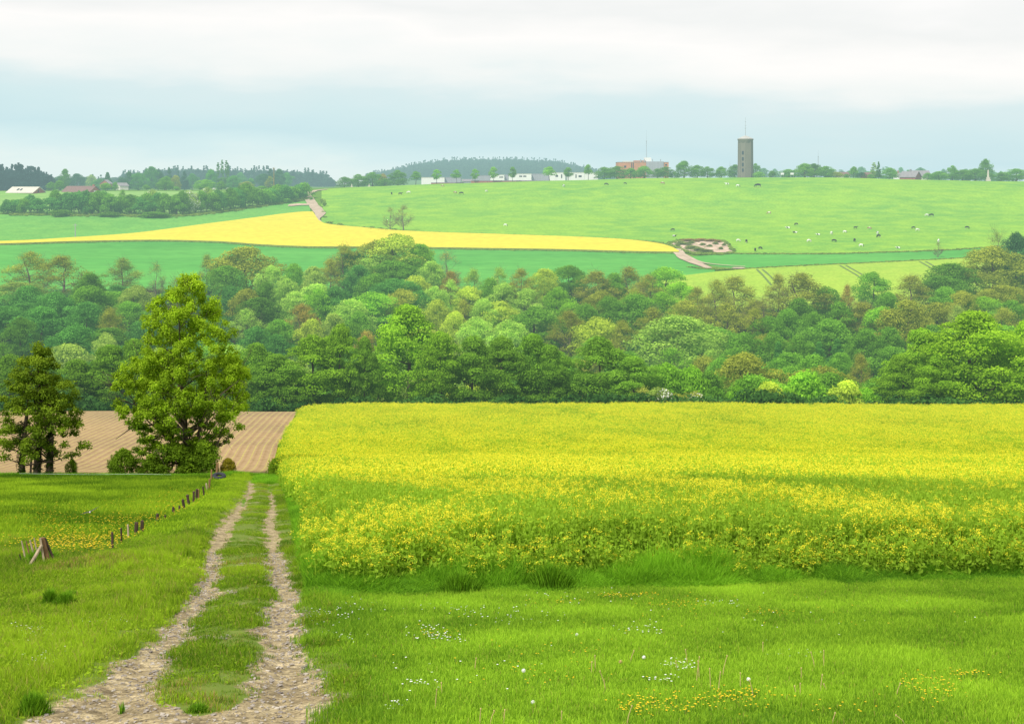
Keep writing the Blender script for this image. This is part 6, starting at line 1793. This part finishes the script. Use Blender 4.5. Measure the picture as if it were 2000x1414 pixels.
EL, AZ = 47, 214      # sun elevation; compass-like azimuth (from behind, left)
sun = bpy.data.lights.new('sun', 'SUN'); so = bpy.data.objects.new('sun', sun); COL.objects.link(so)
sd = Vector((math.sin(RAD(AZ)) * math.cos(RAD(EL)), math.cos(RAD(AZ)) * math.cos(RAD(EL)), math.sin(RAD(EL))))
so.rotation_euler = sd.to_track_quat('Z', 'Y').to_euler(); so.location = (0, -20, 60)
sun.energy = 3.9; sun.angle = RAD(6); sun.color = (1, .955, .87)

w = bpy.data.worlds.new('World'); S.world = w; w.use_nodes = True
t = w.node_tree; t.nodes.clear()
sky = N_(t, 'ShaderNodeTexSky'); sky.sky_type = 'NISHITA'; sky.sun_disc = False
sky.sun_elevation = RAD(EL); sky.sun_rotation = RAD(AZ); sky.air_density = 1.0; sky.dust_density = 2.0
bg1 = N_(t, 'ShaderNodeBackground'); bg1.inputs[1].default_value = .11; t.links.new(sky.outputs[0], bg1.inputs[0])
tc = N_(t, 'ShaderNodeTexCoord'); mp = N_(t, 'ShaderNodeMapping'); mp.inputs['Scale'].default_value = (1.6, 1.6, 9)
mp.inputs['Location'].default_value = (.35, 0, .2)
t.links.new(tc.outputs['Generated'], mp.inputs[0])
n1 = noise(t, 2.1, 5, mp.outputs[0], .5); 
mp2 = N_(t, 'ShaderNodeMapping'); mp2.inputs['Scale'].default_value = (4.2, 4.2, 17); mp2.inputs['Location'].default_value = (1.35, 0, 2.2)
t.links.new(tc.outputs['Generated'], mp2.inputs[0])
n2 = noise(t, 2.3, 5, mp2.outputs[0], .5)
sx = N_(t, 'ShaderNodeSeparateXYZ'); t.links.new(tc.outputs['Generated'], sx.inputs[0])


def mad(x, a, b):
    q = N_(t, 'ShaderNodeMath', operation='MULTIPLY_ADD'); t.links.new(x, q.inputs[0])
    if isinstance(a, (int, float)): q.inputs[1].default_value = a
    if isinstance(b, (int, float)): q.inputs[2].default_value = b
    else: t.links.new(b, q.inputs[2])
    return q.outputs[0]


h = mad(n1, .056, mad(n2, .040, mad(sx.outputs[2], 1.0, -.047)))
h = mad(sx.outputs[0], .045, h)      # the bright band hangs lower towards the right
sr = lambda r, g, b: tuple(((c / 255 + .055) / 1.055) ** 2.4 for c in (r, g, b))
hh = mad(h, 5.0, .0)
cl = ramp(t, hh, [(0.0, sr(226, 242, 240)), (.06, sr(212, 236, 238)), (.13, sr(201, 229, 234)), (.22, sr(208, 232, 235)), (.30, sr(216, 234, 236)), (.38, sr(240, 244, 242)), (.48, sr(252, 250, 247)), (.56, sr(240, 241, 239)), (.66, sr(253, 251, 249)), (1.0, sr(250, 248, 246))])
bg2 = N_(t, 'ShaderNodeBackground'); bg2.inputs[1].default_value = 1.08; t.links.new(cl, bg2.inputs[0])
ms = N_(t, 'ShaderNodeMixShader'); ms.inputs[0].default_value = .93
t.links.new(bg1.outputs[0], ms.inputs[1]); t.links.new(bg2.outputs[0], ms.inputs[2])
ow = N_(t, 'ShaderNodeOutputWorld'); t.links.new(ms.outputs[0], ow.inputs[0])

S.view_settings.view_transform = 'Standard'; S.view_settings.look = 'None'; S.view_settings.exposure = 0
S.render.engine = 'CYCLES'
c = S.cycles
c.max_bounces = 5; c.diffuse_bounces = 3; c.glossy_bounces = 1; c.transmission_bounces = 3; c.transparent_max_bounces = 4
c.use_denoising = True
try:
    c.denoiser = 'OPENIMAGEDENOISE'
except Exception:
    pass
